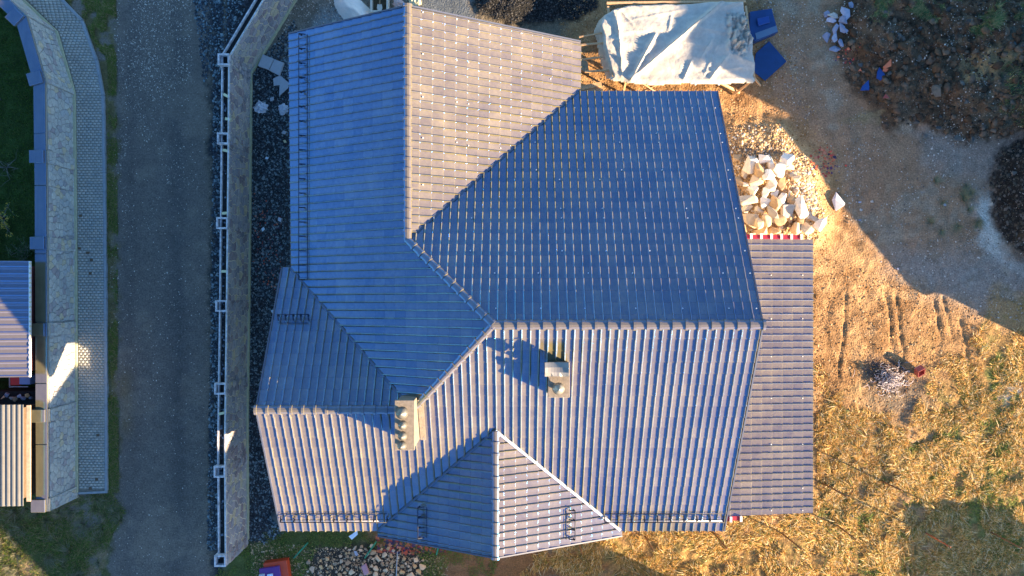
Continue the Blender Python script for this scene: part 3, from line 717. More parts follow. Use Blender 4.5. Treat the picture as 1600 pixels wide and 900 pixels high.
# chimneys
def cowl(m, x, y, z, r=.18):
    m.lathe((x, y, z), [(r * .5, 0), (r * .5, .14), (r * 1.08, .16), (r * .72, .27), (r * .62, .28), (r * .3, .39), (.01, .42)], 16)
c2 = thing('chimney', None, None); c2.parent = house; c2['label'] = 'long concrete chimney with a row of four round cowls'
zc = 9.05
a0 = W(618, 626, zc); a1 = W(647, 702, zc)
cx, cy = (a0.x + a1.x) / 2, (a0.y + a1.y) / 2; sx, sy = a1.x - a0.x, a0.y - a1.y
MB().box((cx, cy, 7.6), (sx - .02, sy - .02, 2.7)).build('chimney_stack', M_CONC, c2, bevel=.015)
MB().box((cx, cy, zc + .0), (sx + .05, sy + .05, .10)).build('chimney_slab', M_CONC, c2, bevel=.015)
for k, (uu, vv) in enumerate(((629, 645), (630, 664), (630, 681), (629, 696))):
    p = W(uu, vv, zc + .2); m = MB(); cowl(m, p.x - .02, p.y, zc + .05, .20 if k == 0 else .15); m.build('cowl', M_FLASHD if k == 9 else mat('cowl_metal%d' % k, (.17, .16, .14), rough=.4, metallic=.3, var=.1), c2)
MB().box((cx + sx / 2 + .12, cy - .05, BS.z(0, cy) + .06), (.2, sy + .1, .03), M=Matrix.Rotation(math.atan(.5), 3, 'X')).build('apron_flashing', M_CONC, c2)
c1 = thing('chimney', None, None); c1.parent = house; c1['label'] = 'short chimney with bent metal hood and one cone cowl'
zk = 9.35
a0 = W(857, 588, zk); a1 = W(889, 621, zk)
ax, ay = (a0.x + a1.x) / 2, (a0.y + a1.y) / 2; bx_, by_ = a1.x - a0.x, a0.y - a1.y
top = W(0, 566, zk).y; yc = (top + a1.y) / 2; ly = top - a1.y
MB().box((ax, yc, 8.5), (bx_ - .02, ly - .02, 1.7)).build('chimney_stack', M_CONC, c1, bevel=.015)
MB().box((ax, yc, zk), (bx_ + .04, ly, .07)).build('chimney_slab', M_CONC, c1, bevel=.012)
p = W(873, 608, zk + .3); m = MB(); cowl(m, p.x, p.y, zk + .03, .19); m.build('cowl', mat('cone_metal', (.28, .26, .22), rough=.35, metallic=.4, var=.1), c1)
# bent hood: an open sheet on legs
b0 = W(851, 567, zk + .6); b1 = W(889, 588, zk + .6)
m = MB(); nx = 8
vs = []; 
for i in range(nx + 1):
    t = i / nx; x = b0.x + (b1.x - b0.x) * t
    for j, s in enumerate((0, .35, .7, 1)):
        y = b0.y + (b1.y - b0.y) * s
        vs.append((x, y, zk + .50 + (0, .09, .10, -.03)[j] * (1 - .3 * t) + .09 * abs(t - .5) ** 2 * 4 + (.06 if s == 1 and 2 < i < 6 else 0)))
fs = [(i * 4 + j, (i + 1) * 4 + j, (i + 1) * 4 + j + 1, i * 4 + j + 1) for i in range(nx) for j in range(3)]
m.add(vs, fs)
for xe in (b0.x + .02, b1.x - .02): MB().box((xe, (b0.y + b1.y) / 2, zk + .40), (.025, (b0.y - b1.y) * .95, .26)).build('hood_side', M_IRON, c1)
ho = m.build('chimney_hood', mat('bright_hood_metal', (.26, .24, .22), rough=.35, metallic=.3, var=.08), c1)
sm = ho.modifiers.new('solid', 'SOLIDIFY'); sm.thickness = .02
for sx_, sy_ in ((0, 0), (1, 0), (0, 1), (1, 1)):
    MB().box((b0.x + .05 + (b1.x - b0.x - .1) * sx_, b0.y - .04 + (b1.y - b0.y + .08) * sy_, zk + .27), (.03, .03, .5)).build('hood_leg', M_IRON, c1)
MB().box(((b0.x + b1.x) / 2 + .02, (b0.y + b1.y) / 2, zk + .12), ((b1.x - b0.x) * .85, (b0.y - b1.y) * .8, .2)).build('flue_block', M_CONC, c1)
# snow guards
def snow_guard(a, b, nrm, up, n, h=.22, lattice=True, rail=M_IRON, label=None, white=False):
    """two rails on triangular brackets, between points on the slope"""
    a = Vector(a); b = Vector(b); g = thing('snow_guard', None, None); g.parent = house
    if label: g['label'] = label
    nrm = Vector(nrm); up = Vector(up)
    m = MB(); m.tube([a + nrm * h, b + nrm * h], .017, 5); m.tube([a + nrm * .04 + up * .27, b + nrm * .04 + up * .27], .012, 5); m.build('rail', rail, g)
    if white:
        m = MB(); m.tube([a + nrm * .02 - up * .13, b + nrm * .02 - up * .13], .013, 5); m.build('rail', M_IRONW, g)
    for k in range(n + 1):
        p = a.lerp(b, k / n); m = MB()
        m.beam(p + up * .16 + nrm * .03, p + nrm * h, .035, .03); m.beam(p + nrm * .03 - up * .02, p + nrm * h, .035, .03); m.build('bracket', M_IRON, g)
    if lattice:
        m = MB(); L = (b - a).length; q = int(L / .16)
        for k in range(q):
            p = a.lerp(b, (k + .5) / q); m.beam(p + nrm * h * .9 + up * .02, p + nrm * .04 + up * .27, .010, .009)
        m.build('lattice', M_IRON, g)['kind'] = 'stuff'
def on(pl, u, v, lift=.0):
    """point of the photograph's pixel on a roof plane"""
    z = 7.0
    for _ in range(30):
        p = W(u, v, z); z = pl.z(p.x, p.y)
    return Vector((p.x, p.y, z)) + Vector((0, 0, lift))
for (pl, u0, v0, u1, v1, n, wh, lb) in (
        (AW, 475, 56, 475, 437, 17, False, 'long black snow guard down the blue west slope'),
        (BS, 441, 808, 606, 808, 8, True, 'snow guard with white rail along the south eave, left part'),
        (BS, 944, 808, 1128, 808, 9, True, 'snow guard along the south eave right of the dormer'),
        (DW, 659, 790, 659, 838, 3, False, 'short snow guard on the blue dormer slope'),
        (DE, 893, 795, 893, 840, 3, False, 'short snow guard on the lit dormer slope'),
        (CN, 437, 496, 484, 496, 4, False, 'short snow guard on the small blue north-west slope')):
    e1, e2, nr = frame(pl)
    snow_guard(on(pl, u0, v0) + nr * .05, on(pl, u1, v1) + nr * .05, nr, e2, n, rail=M_IRON, white=wh, label=lb, lattice=True)
# little snow stops on the two north slopes
m = MB()
def stop(pl, u, v):
    e1, e2, nr = frame(pl); p = on(pl, u, v) + nr * .05
    M = Matrix((e1, e2, nr)).transposed(); m.box(p, (.034, .030, .045), M=M)
for v, us in ((170, (898, 956, 1021, 1081, 1117)), (210, (900, 960, 1025, 1087, 1125)), (224, (836, 900, 968, 1029, 1090, 1128)), (267, (838, 903, 971, 1034, 1098, 1137)), (282, (804, 874, 937, 1002, 1065, 1140)), (327, (804, 876, 941, 1006, 1072, 1149)),
              (342, (737, 804, 877, 943, 1008, 1074, 1153)), (393, (735, 805, 878, 947, 1015, 1091, 1163)), (428, (773, 841, 919, 988, 1057, 1129, 1171)), (483, (775, 845, 914, 993, 1066, 1138, 1181))):
    for u in us: stop(BN, u, v)
for u, vs_ in ((660, (20, 85, 152, 216, 289)), (713, (31, 95, 160, 223, 293)), (731, (34, 98, 163, 228)), (781, (45, 107, 168, 232)), (813, (53, 115, 178)), (859, (63, 124))):
    for v in vs_: stop(AE, u, v)
for v in (430, 498, 557, 622, 694, 762, 797):
    for u in (1204, 1253): stop(LT, u, v)
o = m.build('snow_stops', M_WHITEP, roof); o['kind'] = 'stuff'

# ------------------------------------------------------------------ stone clad walls
def voronoi_cells(L, H, cw, ch, jit, seed, gap=.011):
    r = random.Random(seed); rows = max(1, round(H / ch)); pts = []
    for j in range(-1, rows + 1):
        x = -cw + r.uniform(0, cw)
        while x < L + cw:
            wd = cw * r.uniform(.5, 1.6)
            pts.append((x + wd / 2, (j + .5) * H / rows + r.uniform(-jit, jit) * ch)); x += wd
    pts.sort(); out_ = []
    for i, (x, y) in enumerate(pts):
        if not (-.15 < x < L + .15 and -.1 < y < H + .1): continue
        poly = [(x - cw * 1.5, y - ch * 1.5), (x + cw * 1.5, y - ch * 1.5), (x + cw * 1.5, y + ch * 1.5), (x - cw * 1.5, y + ch * 1.5)]
        hp = []
        for k in range(max(0, i - 45), min(len(pts), i + 45)):
            if k == i: continue
            qx, qy = pts[k]
            if abs(qx - x) > cw * 2.6: continue
            dx, dy = qx - x, qy - y; dd = math.hypot(dx, dy)
            if dd > 3 * max(cw, ch): continue
            mx, my = (x + qx) / 2 - dx / dd * gap, (y + qy) / 2 - dy / dd * gap
            hp.append((dx * mx + dy * my, -dx, -dy))
        hp += [(-.01, 1, 0), (L - .01, -1, 0), (-.01, 0, 1), (H - .01, 0, -1)]
        pp = clip_poly([(a, b, 0) for a, b in poly], hp)
        pp2 = []
        for p in pp:
            if not pp2 or math.hypot(p[0] - pp2[-1][0], p[1] - pp2[-1][1]) > .012: pp2.append(p)
        if len(pp2) >= 3: out_.append([(p[0], p[1]) for p in pp2])
    return out_
def stone_solid(poly, A, e1, e2, nr, th, r):
    n = len(poly); cx = sum(p[0] for p in poly) / n; cy = sum(p[1] for p in poly) / n
    pt = lambda x, y, h: A + e1 * x + e2 * y + nr * h
    vs = [pt(x, y, -.01) for x, y in poly] + [pt(x, y, th * .6) for x, y in poly]
    vs += [pt(cx + (x - cx) * .86, cy + (y - cy) * .86, th + r.uniform(-.004, .004)) for x, y in poly]
    fs = [(i, (i + 1) % n, (i + 1) % n + n, i + n) for i in range(n)] + [(i + n, (i + 1) % n + n, (i + 1) % n + 2 * n, i + 2 * n) for i in range(n)] + [tuple(range(2 * n, 3 * n))]
    return vs, fs
def clad(parent, segs, H, stone_m, cw, ch, jit, seed, vis, limit=290, z0=0.0, gap=.011):
    """segs: list of (A,B) ground points; the face looks to the right of A->B; bands"""
    r = random.Random(seed); cells = []
    for si, (A, B, th0) in enumerate(segs):
        A = Vector((A[0], A[1], z0)); B = Vector((B[0], B[1], z0)); L = (B - A).length
        if L < .05: continue
        e1 = (B - A) / L; nr = Vector((e1.y, -e1.x, 0)); e2 = Vector((0, 0, 1))
        for poly in voronoi_cells(L, H, cw * (.8 if th0 else 1), ch, jit if si % 3 else jit * 1.2, seed + si, gap):
            th = r.uniform(.018, .04) if gap < .02 else r.uniform(.008, .02)
            vs, fs = stone_solid(poly, A + nr * th0, e1, e2, nr, th, r)
            c = sum(vs, Vector()) / len(vs); u = 800 + F * c.x / (D - c.z); v = 450 - F * c.y / (D - c.z)
            ar = 0; n = len(poly)
            for i in range(n): ar += poly[i][0] * poly[(i + 1) % n][1] - poly[(i + 1) % n][0] * poly[i][1]
            sc = abs(ar) * (1 if (-5 < u < 1605 and -5 < v < 905) else 0.001)
            cells.append((sc, vs, fs))
    cells.sort(key=lambda t: -t[0])
    for sc, vs, fs in cells[:limit]:
        mb = MB(); mb.add(vs, fs); mb.build('stone', stone_m, parent)
    mb = MB()
    for sc, vs, fs in cells[limit:]: mb.add(vs, fs)
    if mb.v: mb.build('stones', stone_m, parent)['kind'] = 'stuff'

def offset_line(pts, d):
    """offset a polyline to its left by d"""
    res = []
    for i, p in enumerate(pts):
        a = pts[max(i - 1, 0)]; b = pts[min(i + 1, len(pts) - 1)]
        def nrm(p, q):
            dx, dy = q[0] - p[0], q[1] - p[1]; l = math.hypot(dx, dy); return (-dy / l, dx / l)
        if i == 0: n = nrm(p, b); k = 1
        elif i == len(pts) - 1: n = nrm(a, p); k = 1
        else:
            n1, n2 = nrm(a, p), nrm(p, b); n = ((n1[0] + n2[0]) / 2, (n1[1] + n2[1]) / 2); l = math.hypot(*n); n = (n[0] / l, n[1] / l); k = 1 / max(.5, n[0] * n1[0] + n[1] * n1[1])
        res.append((p[0] + n[0] * d * k, p[1] + n[1] * d * k))
    return res
g2 = lambda u, v: tuple(W(u, v, 0)[:2])
def ribbon(m, line, d0, d1, z0, z1):
    a = offset_line(line, d0); b = offset_line(line, d1)
    for i in range(len(line) - 1):
        m.prism([a[i], b[i], b[i + 1], a[i + 1]], z0, z1)
    return m

# garden wall on the left (base line from the bottom up so that the face looks right: A->B with face on the right)
# bottom -> top (southern end to northern end): the right-hand side of the direction of travel is east
HL = 2.0
baseL = [g2(120, 768), g2(119, 500), g2(118, 300), g2(116, 146), g2(89, 53), g2(30, -4), g2(-60, -70)]
lw = thing('garden_wall', 'tall garden wall of pale mixed stone with smooth coping, left of the block pavement', 'wall', (baseL[1][0], baseL[1][1], 0))
m = MB(); ribbon(m, baseL, .03, .45, -.2, HL); m.build('wall_core', M_MORTAR, lw)
# piers at photo heights
pier_v = [787, 649, 515, 380, 245, 120, 19]
def point_at_v(line, v):
    Y = (450 - v) / F * D
    for a, b in zip(line[:-1], line[1:]):
        if (a[1] - Y) * (b[1] - Y) <= 0:
            t = (Y - a[1]) / (b[1] - a[1]); return (a[0] + (b[0] - a[0]) * t, Y), (b[0] - a[0], b[1] - a[1])
    return line[0], (line[1][0] - line[0][0], line[1][1] - line[0][1])
segsL = []; piers = []
for v in pier_v:
    vz = 450 + (v - 450) * (D - HL) / D           # cap pixel -> ground pixel
    p, d = point_at_v(baseL, vz); l = math.hypot(*d); piers.append((p, (d[0] / l, d[1] / l)))
piers[0] = (baseL[0], piers[0][1])
for a, b in zip(baseL[:-1], baseL[1:]): segsL.append((a, b, -.0))
for (p, d) in piers: segsL.append(((p[0] - d[0] * .28, p[1] - d[1] * .28), (p[0] + d[0] * .28, p[1] + d[1] * .28), .06))
clad(lw, segsL, HL - .12, M_STONEL, .29, .235, .30, 5, None, gap=.010)
for (p, d) in piers:
    n_ = (d[1], -d[0]); rz = math.atan2(d[1], d[0])
    c = (p[0] - n_[0] * .24, p[1] - n_[1] * .24)
    MB().box((c[0] + n_[0] * .0, c[1] + n_[1] * .0, HL / 2 - .1), (.56, .60, HL + .16), rz=rz).build('pier', M_MORTAR, lw)
    MB().box((c[0] - n_[0] * .10, c[1] - n_[1] * .10, HL + .09), (.56, .62, .13), rz=rz, taper=.0).build('pier_cap', M_CAPC, lw, bevel=.015)
for k in range(len(baseL) - 1):
    a = baseL[k]; b = baseL[k + 1]; nseg = max(1, round(math.hypot(b[0] - a[0], b[1] - a[1]) / 2.6))
    ln = offset_line(baseL, -.02); l2 = offset_line(baseL, .48)
    for s in range(nseg):
        t0 = s / nseg; t1 = (s + 1) / nseg
        li = lambda L_, t: (L_[k][0] + (L_[k + 1][0] - L_[k][0]) * t, L_[k][1] + (L_[k + 1][1] - L_[k][1]) * t)
        e_ = .002
        MB().prism([li(ln, t0 + e_), li(ln, t1 - e_), li(l2, t1 - e_), li(l2, t0 + e_)], HL - .0, HL + .07).build('coping', M_CAPC, lw, bevel=.01)
m = MB(); ribbon(m, baseL, -.13, .0, -.1, .16); m.build('plinth', M_FOOT, lw, bevel=.01)

# pavement of small blocks
kerbL = [g2(166, 766), g2(165, 500), g2(163, 300), g2(161, 150), g2(150, 95), g2(128, 34), g2(98, 3), g2(30, -60)]
pv = thing('pavement', None, None, (-20.0, 0, 0)); pv['kind'] = 'structure'; pv['label'] = 'narrow pavement of small grey concrete blocks with a kerb'
bl = offset_line(baseL, -.13)
poly = bl + kerbL[::-1]
MB().prism(poly, -.1, .075).build('paving_bed', M_PAVERB, pv)
PU = np.array([800 + p[0] * F / D for p in poly]); PV_ = np.array([450 - p[1] * F / D for p in poly])
polypx = list(zip(PU, PV_))
bw, bh = .185, .125; vs = []; fs = []
r = random.Random(3)
ys = np.arange(-10.5, 14.5, bh)
for j, y in enumerate(ys):
    xk = np.interp(y, [p[1] for p in kerbL], [p[0] for p in kerbL]); xl = np.interp(y, [p[1] for p in bl], [p[0] for p in bl])
    for i in range(0, 14):
        x = xk - .02 - (i - (j % 2) * .5) * bw
        if x - .06 < xl: break
        vv = 450 - y * F / D; uu = 800 + x * F / D
        if y < kerbL[0][1] + .02: continue
        x0, x1, y0, y1 = max(x - bw + .012, xl + .01), min(x - .006, xk - .02), y + .006, y + bh - .012
        z = .10 + r.uniform(-.003, .003); n = len(vs); c = .008
        vs += [(x0, y0, .06), (x1, y0, .06), (x1, y1, .06), (x0, y1, .06), (x0 + c, y0 + c, z), (x1 - c, y0 + c, z), (x1 - c, y1 - c, z), (x0 + c, y1 - c, z)]
        fs += [(n + 4, n + 5, n + 6, n + 7), (n, n + 1, n + 5, n + 4), (n + 1, n + 2, n + 6, n + 5), (n + 2, n + 3, n + 7, n + 6), (n + 3, n, n + 4, n + 7)]
off = world_offset(pv)
fast_mesh('pavers', np.array(vs) - np.array(off), fs, M_PAVER, pv, kind='stuff')
for (u, v) in ((137, 395), (143, 406), (141, 427), (124, 388), (153, 680), (151, 749), (141, 763), (126, 337)):
    p = W(u, v, .1); MB().box((p.x, p.y, .085), (.14, .12, .045)).build('dark_paver', M_DECK, pv)
L_ = 0
for k in range(len(kerbL) - 1):
    a = Vector((*kerbL[k], 0)); b = Vector((*kerbL[k + 1], 0)); L = (b - a).length; n = max(1, round(L / .95))
    d = (b - a) / L; nr = Vector((d.y, -d.x, 0))
    for s in range(n):
        p = a + d * (L * s / n + .008); q = a + d * (L * (s + 1) / n - .008); jx = r.uniform(-.008, .008)
        MB().beam(p + nr * (.06 + jx) + Vector((0, 0, .03)), q + nr * (.06 + jx) + Vector((0, 0, .03)), .12, .18).build('kerb_stone', M_KERB, pv)
a = Vector((*bl[0], .03)); b = Vector((*kerbL[0], .03)); MB().beam(a + Vector((0, -.05, 0)), b + Vector((.1, -.05, 0)), .1, .17).build('kerb_stone', M_KERB, pv)

# unfinished boundary wall right of the road: stone clad on the house side, hollow block top
HR = 2.35
baseR = [g2(387, 842), g2(386, 675), g2(389, 450), g2(391, 250), g2(392, 116), g2(459, 4), g2(500, -60)]
rw = thing('boundary_wall', 'unfinished boundary wall between road and house, hollow block top and dark stone cladding', 'wall', (baseR[0][0], baseR[0][1], 0))
m = MB(); ribbon(m, baseR, .02, .09, -.2, HR); m.build('wall_leaf', M_MORTARR, rw)
m = MB(); ribbon(m, baseR, .091, .33, -.2, HR - .14); m.build('wall_core', M_DARKIN, rw)  # black fill stands in for shade down in the groove
m = MB(); ribbon(m, baseR, .331, .385, -.2, HR); m.build('block_rim', M_BLOCK, rw)
m = MB(); ribbon(m, baseR, .018, .07, HR + .001, HR + .02); m.build('rim_top', M_BLOCK, rw)
m = MB(); ribbon(m, baseR, -.09, .0, -.1, .14); m.build('plinth', M_FOOT, rw, bevel=.01)
segsR = [(a, b, 0.0) for a, b in zip(baseR[:-1], baseR[1:])]
pr_v = [866, 736, 607, 478, 349, 217, 94]
for v in pr_v:
    vz = 450 + (v - 450) * (D - HR) / D; p, d = point_at_v(baseR, vz); l = math.hypot(*d); d = (d[0] / l, d[1] / l)
    if v == 866: p = (baseR[0][0], baseR[0][1] - .05)
    segsR.append(((p[0] - d[0] * .24, p[1] - d[1] * .24), (p[0] + d[0] * .24, p[1] + d[1] * .24), .04))
    rz = math.atan2(d[1], d[0]); n_ = (d[1], -d[0]); c = (p[0] - n_[0] * .24, p[1] - n_[1] * .24)
    MB().box((c[0], c[1], HR / 2 - .06), (.355, .355, HR - .1), rz=rz).build('pier', M_DARKIN, rw)  # black filling paints the dark inside of the hollow block
    mm = MB(); R = Matrix.Rotation(rz, 3, 'Z'); s_ = .25
    for (lx, ly, wx, wy) in ((0, s_ - .035, 2 * s_, .07), (0, -s_ + .035, 2 * s_, .07), (s_ - .035, 0, .07, 2 * s_ - .142), (-s_ + .035, 0, .07, 2 * s_ - .142)):
        o_ = R @ Vector((lx, ly, 0)); mm.box((c[0] + o_.x, c[1] + o_.y, HR / 2 + .04), (wx, wy, HR + .2), rz=rz)
    mm.build('hollow_block', M_BLOCK, rw, bevel=.008)
clad(rw, segsR, HR - .02, M_STONER, .33, .30, .42, 31, None, gap=.023)
def spacer(u, v, rz):
    p = W(u, v, HR); return MB().box((p.x, p.y, HR - .03), (.24, .11, .09), rz=rz)
for (u, v, rz) in ((353, 149, -.5), (356, 186, -.2), (352, 235, -.2), (351, 333, .1), (350, 424, .0), (346, 646, .2)):
    spacer(u, v, rz).build('spacer_brick', M_YELL, rw)
mm = MB(); rr = random.Random(8)
for k in range(150):
    v = rr.uniform(100, 860); u = 354 - (v - 100) / 760 * 6 + rr.uniform(-2.6, 2.6); p = W(u, v, HR - .3); s_ = rr.uniform(.04, .11)
    mm.box((p.x, p.y, HR - .13), (s_, s_ * 1.3, s_ * .7), rz=rr.uniform(0, 3), taper=.3)
mm.build('infill_rubble', mat('infill_stone', (0, 0, 0), rough=.9, palette=[(.05, .06, .08), (.16, .20, .26), (.03, .03, .04), (.10, .12, .15)]), rw)['kind'] = 'stuff'
# ------------------------------------------------------------------ rocks
def rock_mesh(name, sx, sy, sz, seed, n=12, smooth=False, sub=False):
    r = random.Random(seed); bm = bmesh.new()
    for _ in range(n):
        while True:
            p = Vector((r.uniform(-1, 1), r.uniform(-1, 1), r.uniform(-1, 1)))
            if .2 < p.length < 1: break
        p = p.normalized() * r.uniform(.85, 1.0)
        bm.verts.new((p.x * sx, p.y * sy, p.z * sz))
    res = bmesh.ops.convex_hull(bm, input=bm.verts)
    for v in [v for v in bm.verts if not v.link_faces]: bm.verts.remove(v)
    bmesh.ops.bevel(bm, geom=list(bm.edges), offset=min(sx, sy, sz) * .055, segments=1, affect='EDGES')
    bmesh.ops.recalc_face_normals(bm, faces=bm.faces)
    me = bpy.data.meshes.new(name); bm.to_mesh(me); bm.free(); return me
def gz(x, y): return float(ground_z(np.array([x]), np.array([y]))[0])
ORD = ['first', 'second', 'third', 'fourth', 'fifth', 'sixth', 'seventh', 'eighth', 'ninth', 'tenth', 'eleventh', 'twelfth', 'thirteenth', 'fourteenth', 'fifteenth', 'sixteenth', 'seventeenth', 'eighteenth', 'nineteenth', 'twentieth', 'twenty-first', 'twenty-second', 'twenty-third', 'twenty-fourth']
def rock_pile(name, spots, m, cat, group, descr, where, seed, bed=0.0, flat=.7, lift=None, rowh=None):
    """spots: (u, v, width_px, length_px, angle)"""
    spots = sorted(spots, key=lambda s: s[1]); rows = []
    rowh = rowh or 22
    for s in spots:
        if rows and s[1] - rows[-1][0][1] < rowh: rows[-1].append(s)
        else: rows.append([s])
    k = 0
    for ri, row in enumerate(rows):
        row.sort(key=lambda s: s[0])
        for ci, s in enumerate(row):
            u, v, wp, lp, an = s[:5]; zz = s[5] if len(s) > 5 else 0.0
            p = W(u, v, zz + .2); sx, sy = wp / F * D / 2, lp / F * D / 2; sz = min(sx, sy) * flat * random.Random(k + seed).uniform(.8, 1.15)
            me = rock_mesh(name, sx * 1.08, sy * 1.08, sz, seed * 100 + k)
            o = link(name, me, m); o.location = (p.x, p.y, gz(p.x, p.y) + sz * .55 + zz)
            o.rotation_euler = (random.uniform(-.25, .25), random.uniform(-.25, .25), an)
            size = 'large' if max(wp, lp) > 30 else ('small' if max(wp, lp) < 14 else 'medium')
            rown = 'topmost row' if ri == 0 else ('lowest row' if ri == len(rows) - 1 else ORD[ri] + ' row')
            tag(o, '%s %s, %s from left, %s of %s' % (size, descr, ORD[min(ci, 23)], rown, where), cat, group)
            k += 1
boulders = [
 (1170, 262, 30, 34, .5), (1190, 250, 24, 22, .2), (1203, 256, 18, 26, -.2), (1184, 268, 24, 28, .1, .25), (1214, 268, 26, 26, .3, .2), (1226, 250, 24, 24, 0),
 (1163, 268, 14, 34, -.3), (1151, 284, 26, 16, -.8), (1162, 290, 20, 12, -.6), (1178, 290, 24, 34, .5, .15), (1200, 290, 20, 32, -.2, .2), (1218, 288, 14, 26, -.4),
 (1148, 298, 16, 18, .4), (1165, 310, 44, 30, -.35, .25), (1194, 302, 18, 24, 0, .1), (1206, 304, 16, 22, -.5), (1216, 313, 18, 28, -.7, .1), (1190, 318, 24, 22, .3, .2),
 (1166, 326, 22, 16, .2), (1202, 335, 26, 38, .2, .25), (1183, 332, 16, 24, .5), (1226, 330, 22, 34, -.35, .1), (1248, 325, 26, 42, .12, .2), (1172, 345, 40, 26, -.4, .15),
 (1232, 340, 18, 20, .5), (1218, 322, 14, 18, .2), (1188, 361, 26, 16, .1, .1), (1208, 362, 24, 16, -.3, .1), (1240, 358, 28, 22, -.7, .1), (1258, 356, 26, 26, .3, .15), (1277, 352, 18, 32, -.5, .1), (1268, 342, 24, 12, -.3),
 (1180, 352, 26, 22, .9, .3), (1207, 318, 22, 26, .4, .4), (1174, 300, 26, 20, .3, .4), (1196, 276, 22, 22, .8, .45), (1215, 345, 24, 18, .2, .35), (1233, 314, 18, 20, .6), (1240, 280, 16, 14, .1), (1192, 346, 20, 24, .2, .3), (1155, 333, 20, 26, .2), (1248, 344, 20, 16, .8, .2), (1230, 262, 16, 14, .5), (1150, 248, 22, 18, .2), (1158, 357, 22, 18, .4), (1228, 305, 12, 14, .2), (1241, 300, 10, 12, .2), (1217, 355, 12, 12, .2)]
rock_pile('boulder', boulders, M_BOULD, 'boulder', 'boulders heaped beside the low side roof', 'angular cream boulder', 'the boulder heap', 11, rowh=14, flat=.85)
me = rock_mesh('boulder', .34, .56, .22, 4402); o = link('boulder', me, mat('pinkish_white_rock', (.52, .50, .54), rough=.8, var=.12, vscale=6, bump=.01)); p = W(1310, 317, .15); o.location = (p.x, p.y, .14); o.rotation_euler = (0, .1, .25)
tag(o, 'single pointed whitish boulder lying alone right of the boulder heap', 'boulder')
rubble = [(1322, 20, 16, 26, .5, .2), (1304, 22, 22, 10, -.5, .15), (1300, 30, 20, 12, .1, .1), (1294, 20, 12, 14, .3), (1318, 32, 20, 18, .4, .2), (1308, 44, 12, 18, -.3, .1), (1317, 42, 14, 20, .3, .15), (1293, 58, 16, 18, -.4),
          (1306, 56, 12, 20, 0, .1), (1315, 66, 12, 16, .3, .1), (1307, 76, 20, 12, .1), (1330, 8, 8, 14, .5), (1321, 47, 12, 10, 0, .2)]
rock_pile('rubble_stone', rubble, M_RUBST, 'stone', 'stones in the rubble pile at the edge of the dark earth mound', 'bluish grey rubble stone', 'the rubble pile', 23, flat=.6, rowh=11)
mound_rocks = [(1380, 60, 14, 10, .2), (1394, 62, 10, 12, .4), (1400, 67, 12, 11, .1), (1395, 80, 12, 16, 0), (1430, 95, 10, 16, .2), (1455, 146, 18, 22, .4), (1427, 105, 20, 14, .1), (1478, 84, 14, 9, -.5), (1490, 137, 12, 10, .3), (1466, 198, 12, 10, .4),
               (1518, 218, 14, 14, .3), (1498, 216, 16, 12, .1), (1536, 198, 14, 12, .2), (1550, 205, 12, 10, .2), (1448, 212, 12, 10, 0), (1433, 190, 14, 8, .2), (1496, 45, 16, 10, .2), (1469, 25, 18, 12, .4), (1430, 50, 14, 8, .2), (1372, 27, 12, 10, .1), (1587, 297, 12, 9, .3), (1577, 272, 9, 9, 0), (1345, 100, 8, 12, .7), (1384, 118, 9, 7, .2), (1558, 80, 12, 9, .1), (1570, 86, 10, 12, .4), (1563, 165, 12, 10, .5), (1498, 164, 8, 8, .2), (1468, 183, 7, 7, .1)]
rock_pile('rock', mound_rocks, mat('earthy_rock', (0, 0, 0), rough=.9, var=.3, vscale=8, bump=.01, palette=[(.10, .085, .07), (.06, .055, .05), (.15, .12, .09), (.08, .09, .09), (.12, .115, .10)]), 'rock', 'rocks stuck in the dark earth mound', 'earthy brown rock', 'the dark mound', 37, flat=.7, rowh=16)
rc = random.Random(12); cob = []
for k in range(95):
    for _ in range(200):
        u = min(660, max(480, rc.gauss(572, 44))); v = rc.uniform(850, 903)
        if v < 866 - (12 if 530 < u < 625 else 0) + abs(u - 572) * .12: continue
        s = 5 + 8.5 * rc.random() ** 1.4
        if all((u - c[0]) ** 2 + (v - c[1]) ** 2 > (.46 * (s + c[2])) ** 2 for c in cob):
            cob.append((u, v, s, s * rc.uniform(.7, 1.1), rc.uniform(0, 3))); break
rock_pile('cobble', cob, M_COBB, 'cobble', 'cobbles heaped under the dormer gable', 'tan rounded cobble', 'the cobble heap', 51, flat=.65, rowh=8)
p = W(436, 807, .2); me = rock_mesh('boulder', .42, .58, .25, 77); o = link('boulder', me, mat('dark_grey_rock', (.07, .08, .08), rough=.9, var=.2)); o.location = (p.x, p.y, .15)
tag(o, 'dark grey flat boulder half under the south-west roof corner', 'boulder')
for (u, v, lb) in ((1343, 315, 'by the lone whitish boulder, upper one'), (1362, 315, 'second along from the lone whitish boulder'), (1345, 328, 'just under the first pebble near the lone boulder'), (1343, 343, 'lowest near the lone boulder'), (1402, 420, 'in the grey ground above the wheel ruts'), (1476, 320, 'left of the pale dust patch')):
    p = W(u, v, 0); o = link('stone', rock_mesh('stone', .1, .08, .05, int(u)), M_RUBST); o.location = (p.x, p.y, gz(p.x, p.y) + .03); tag(o, 'fist-sized pale stone ' + lb, 'stone', 'pale stones on the grey ground')

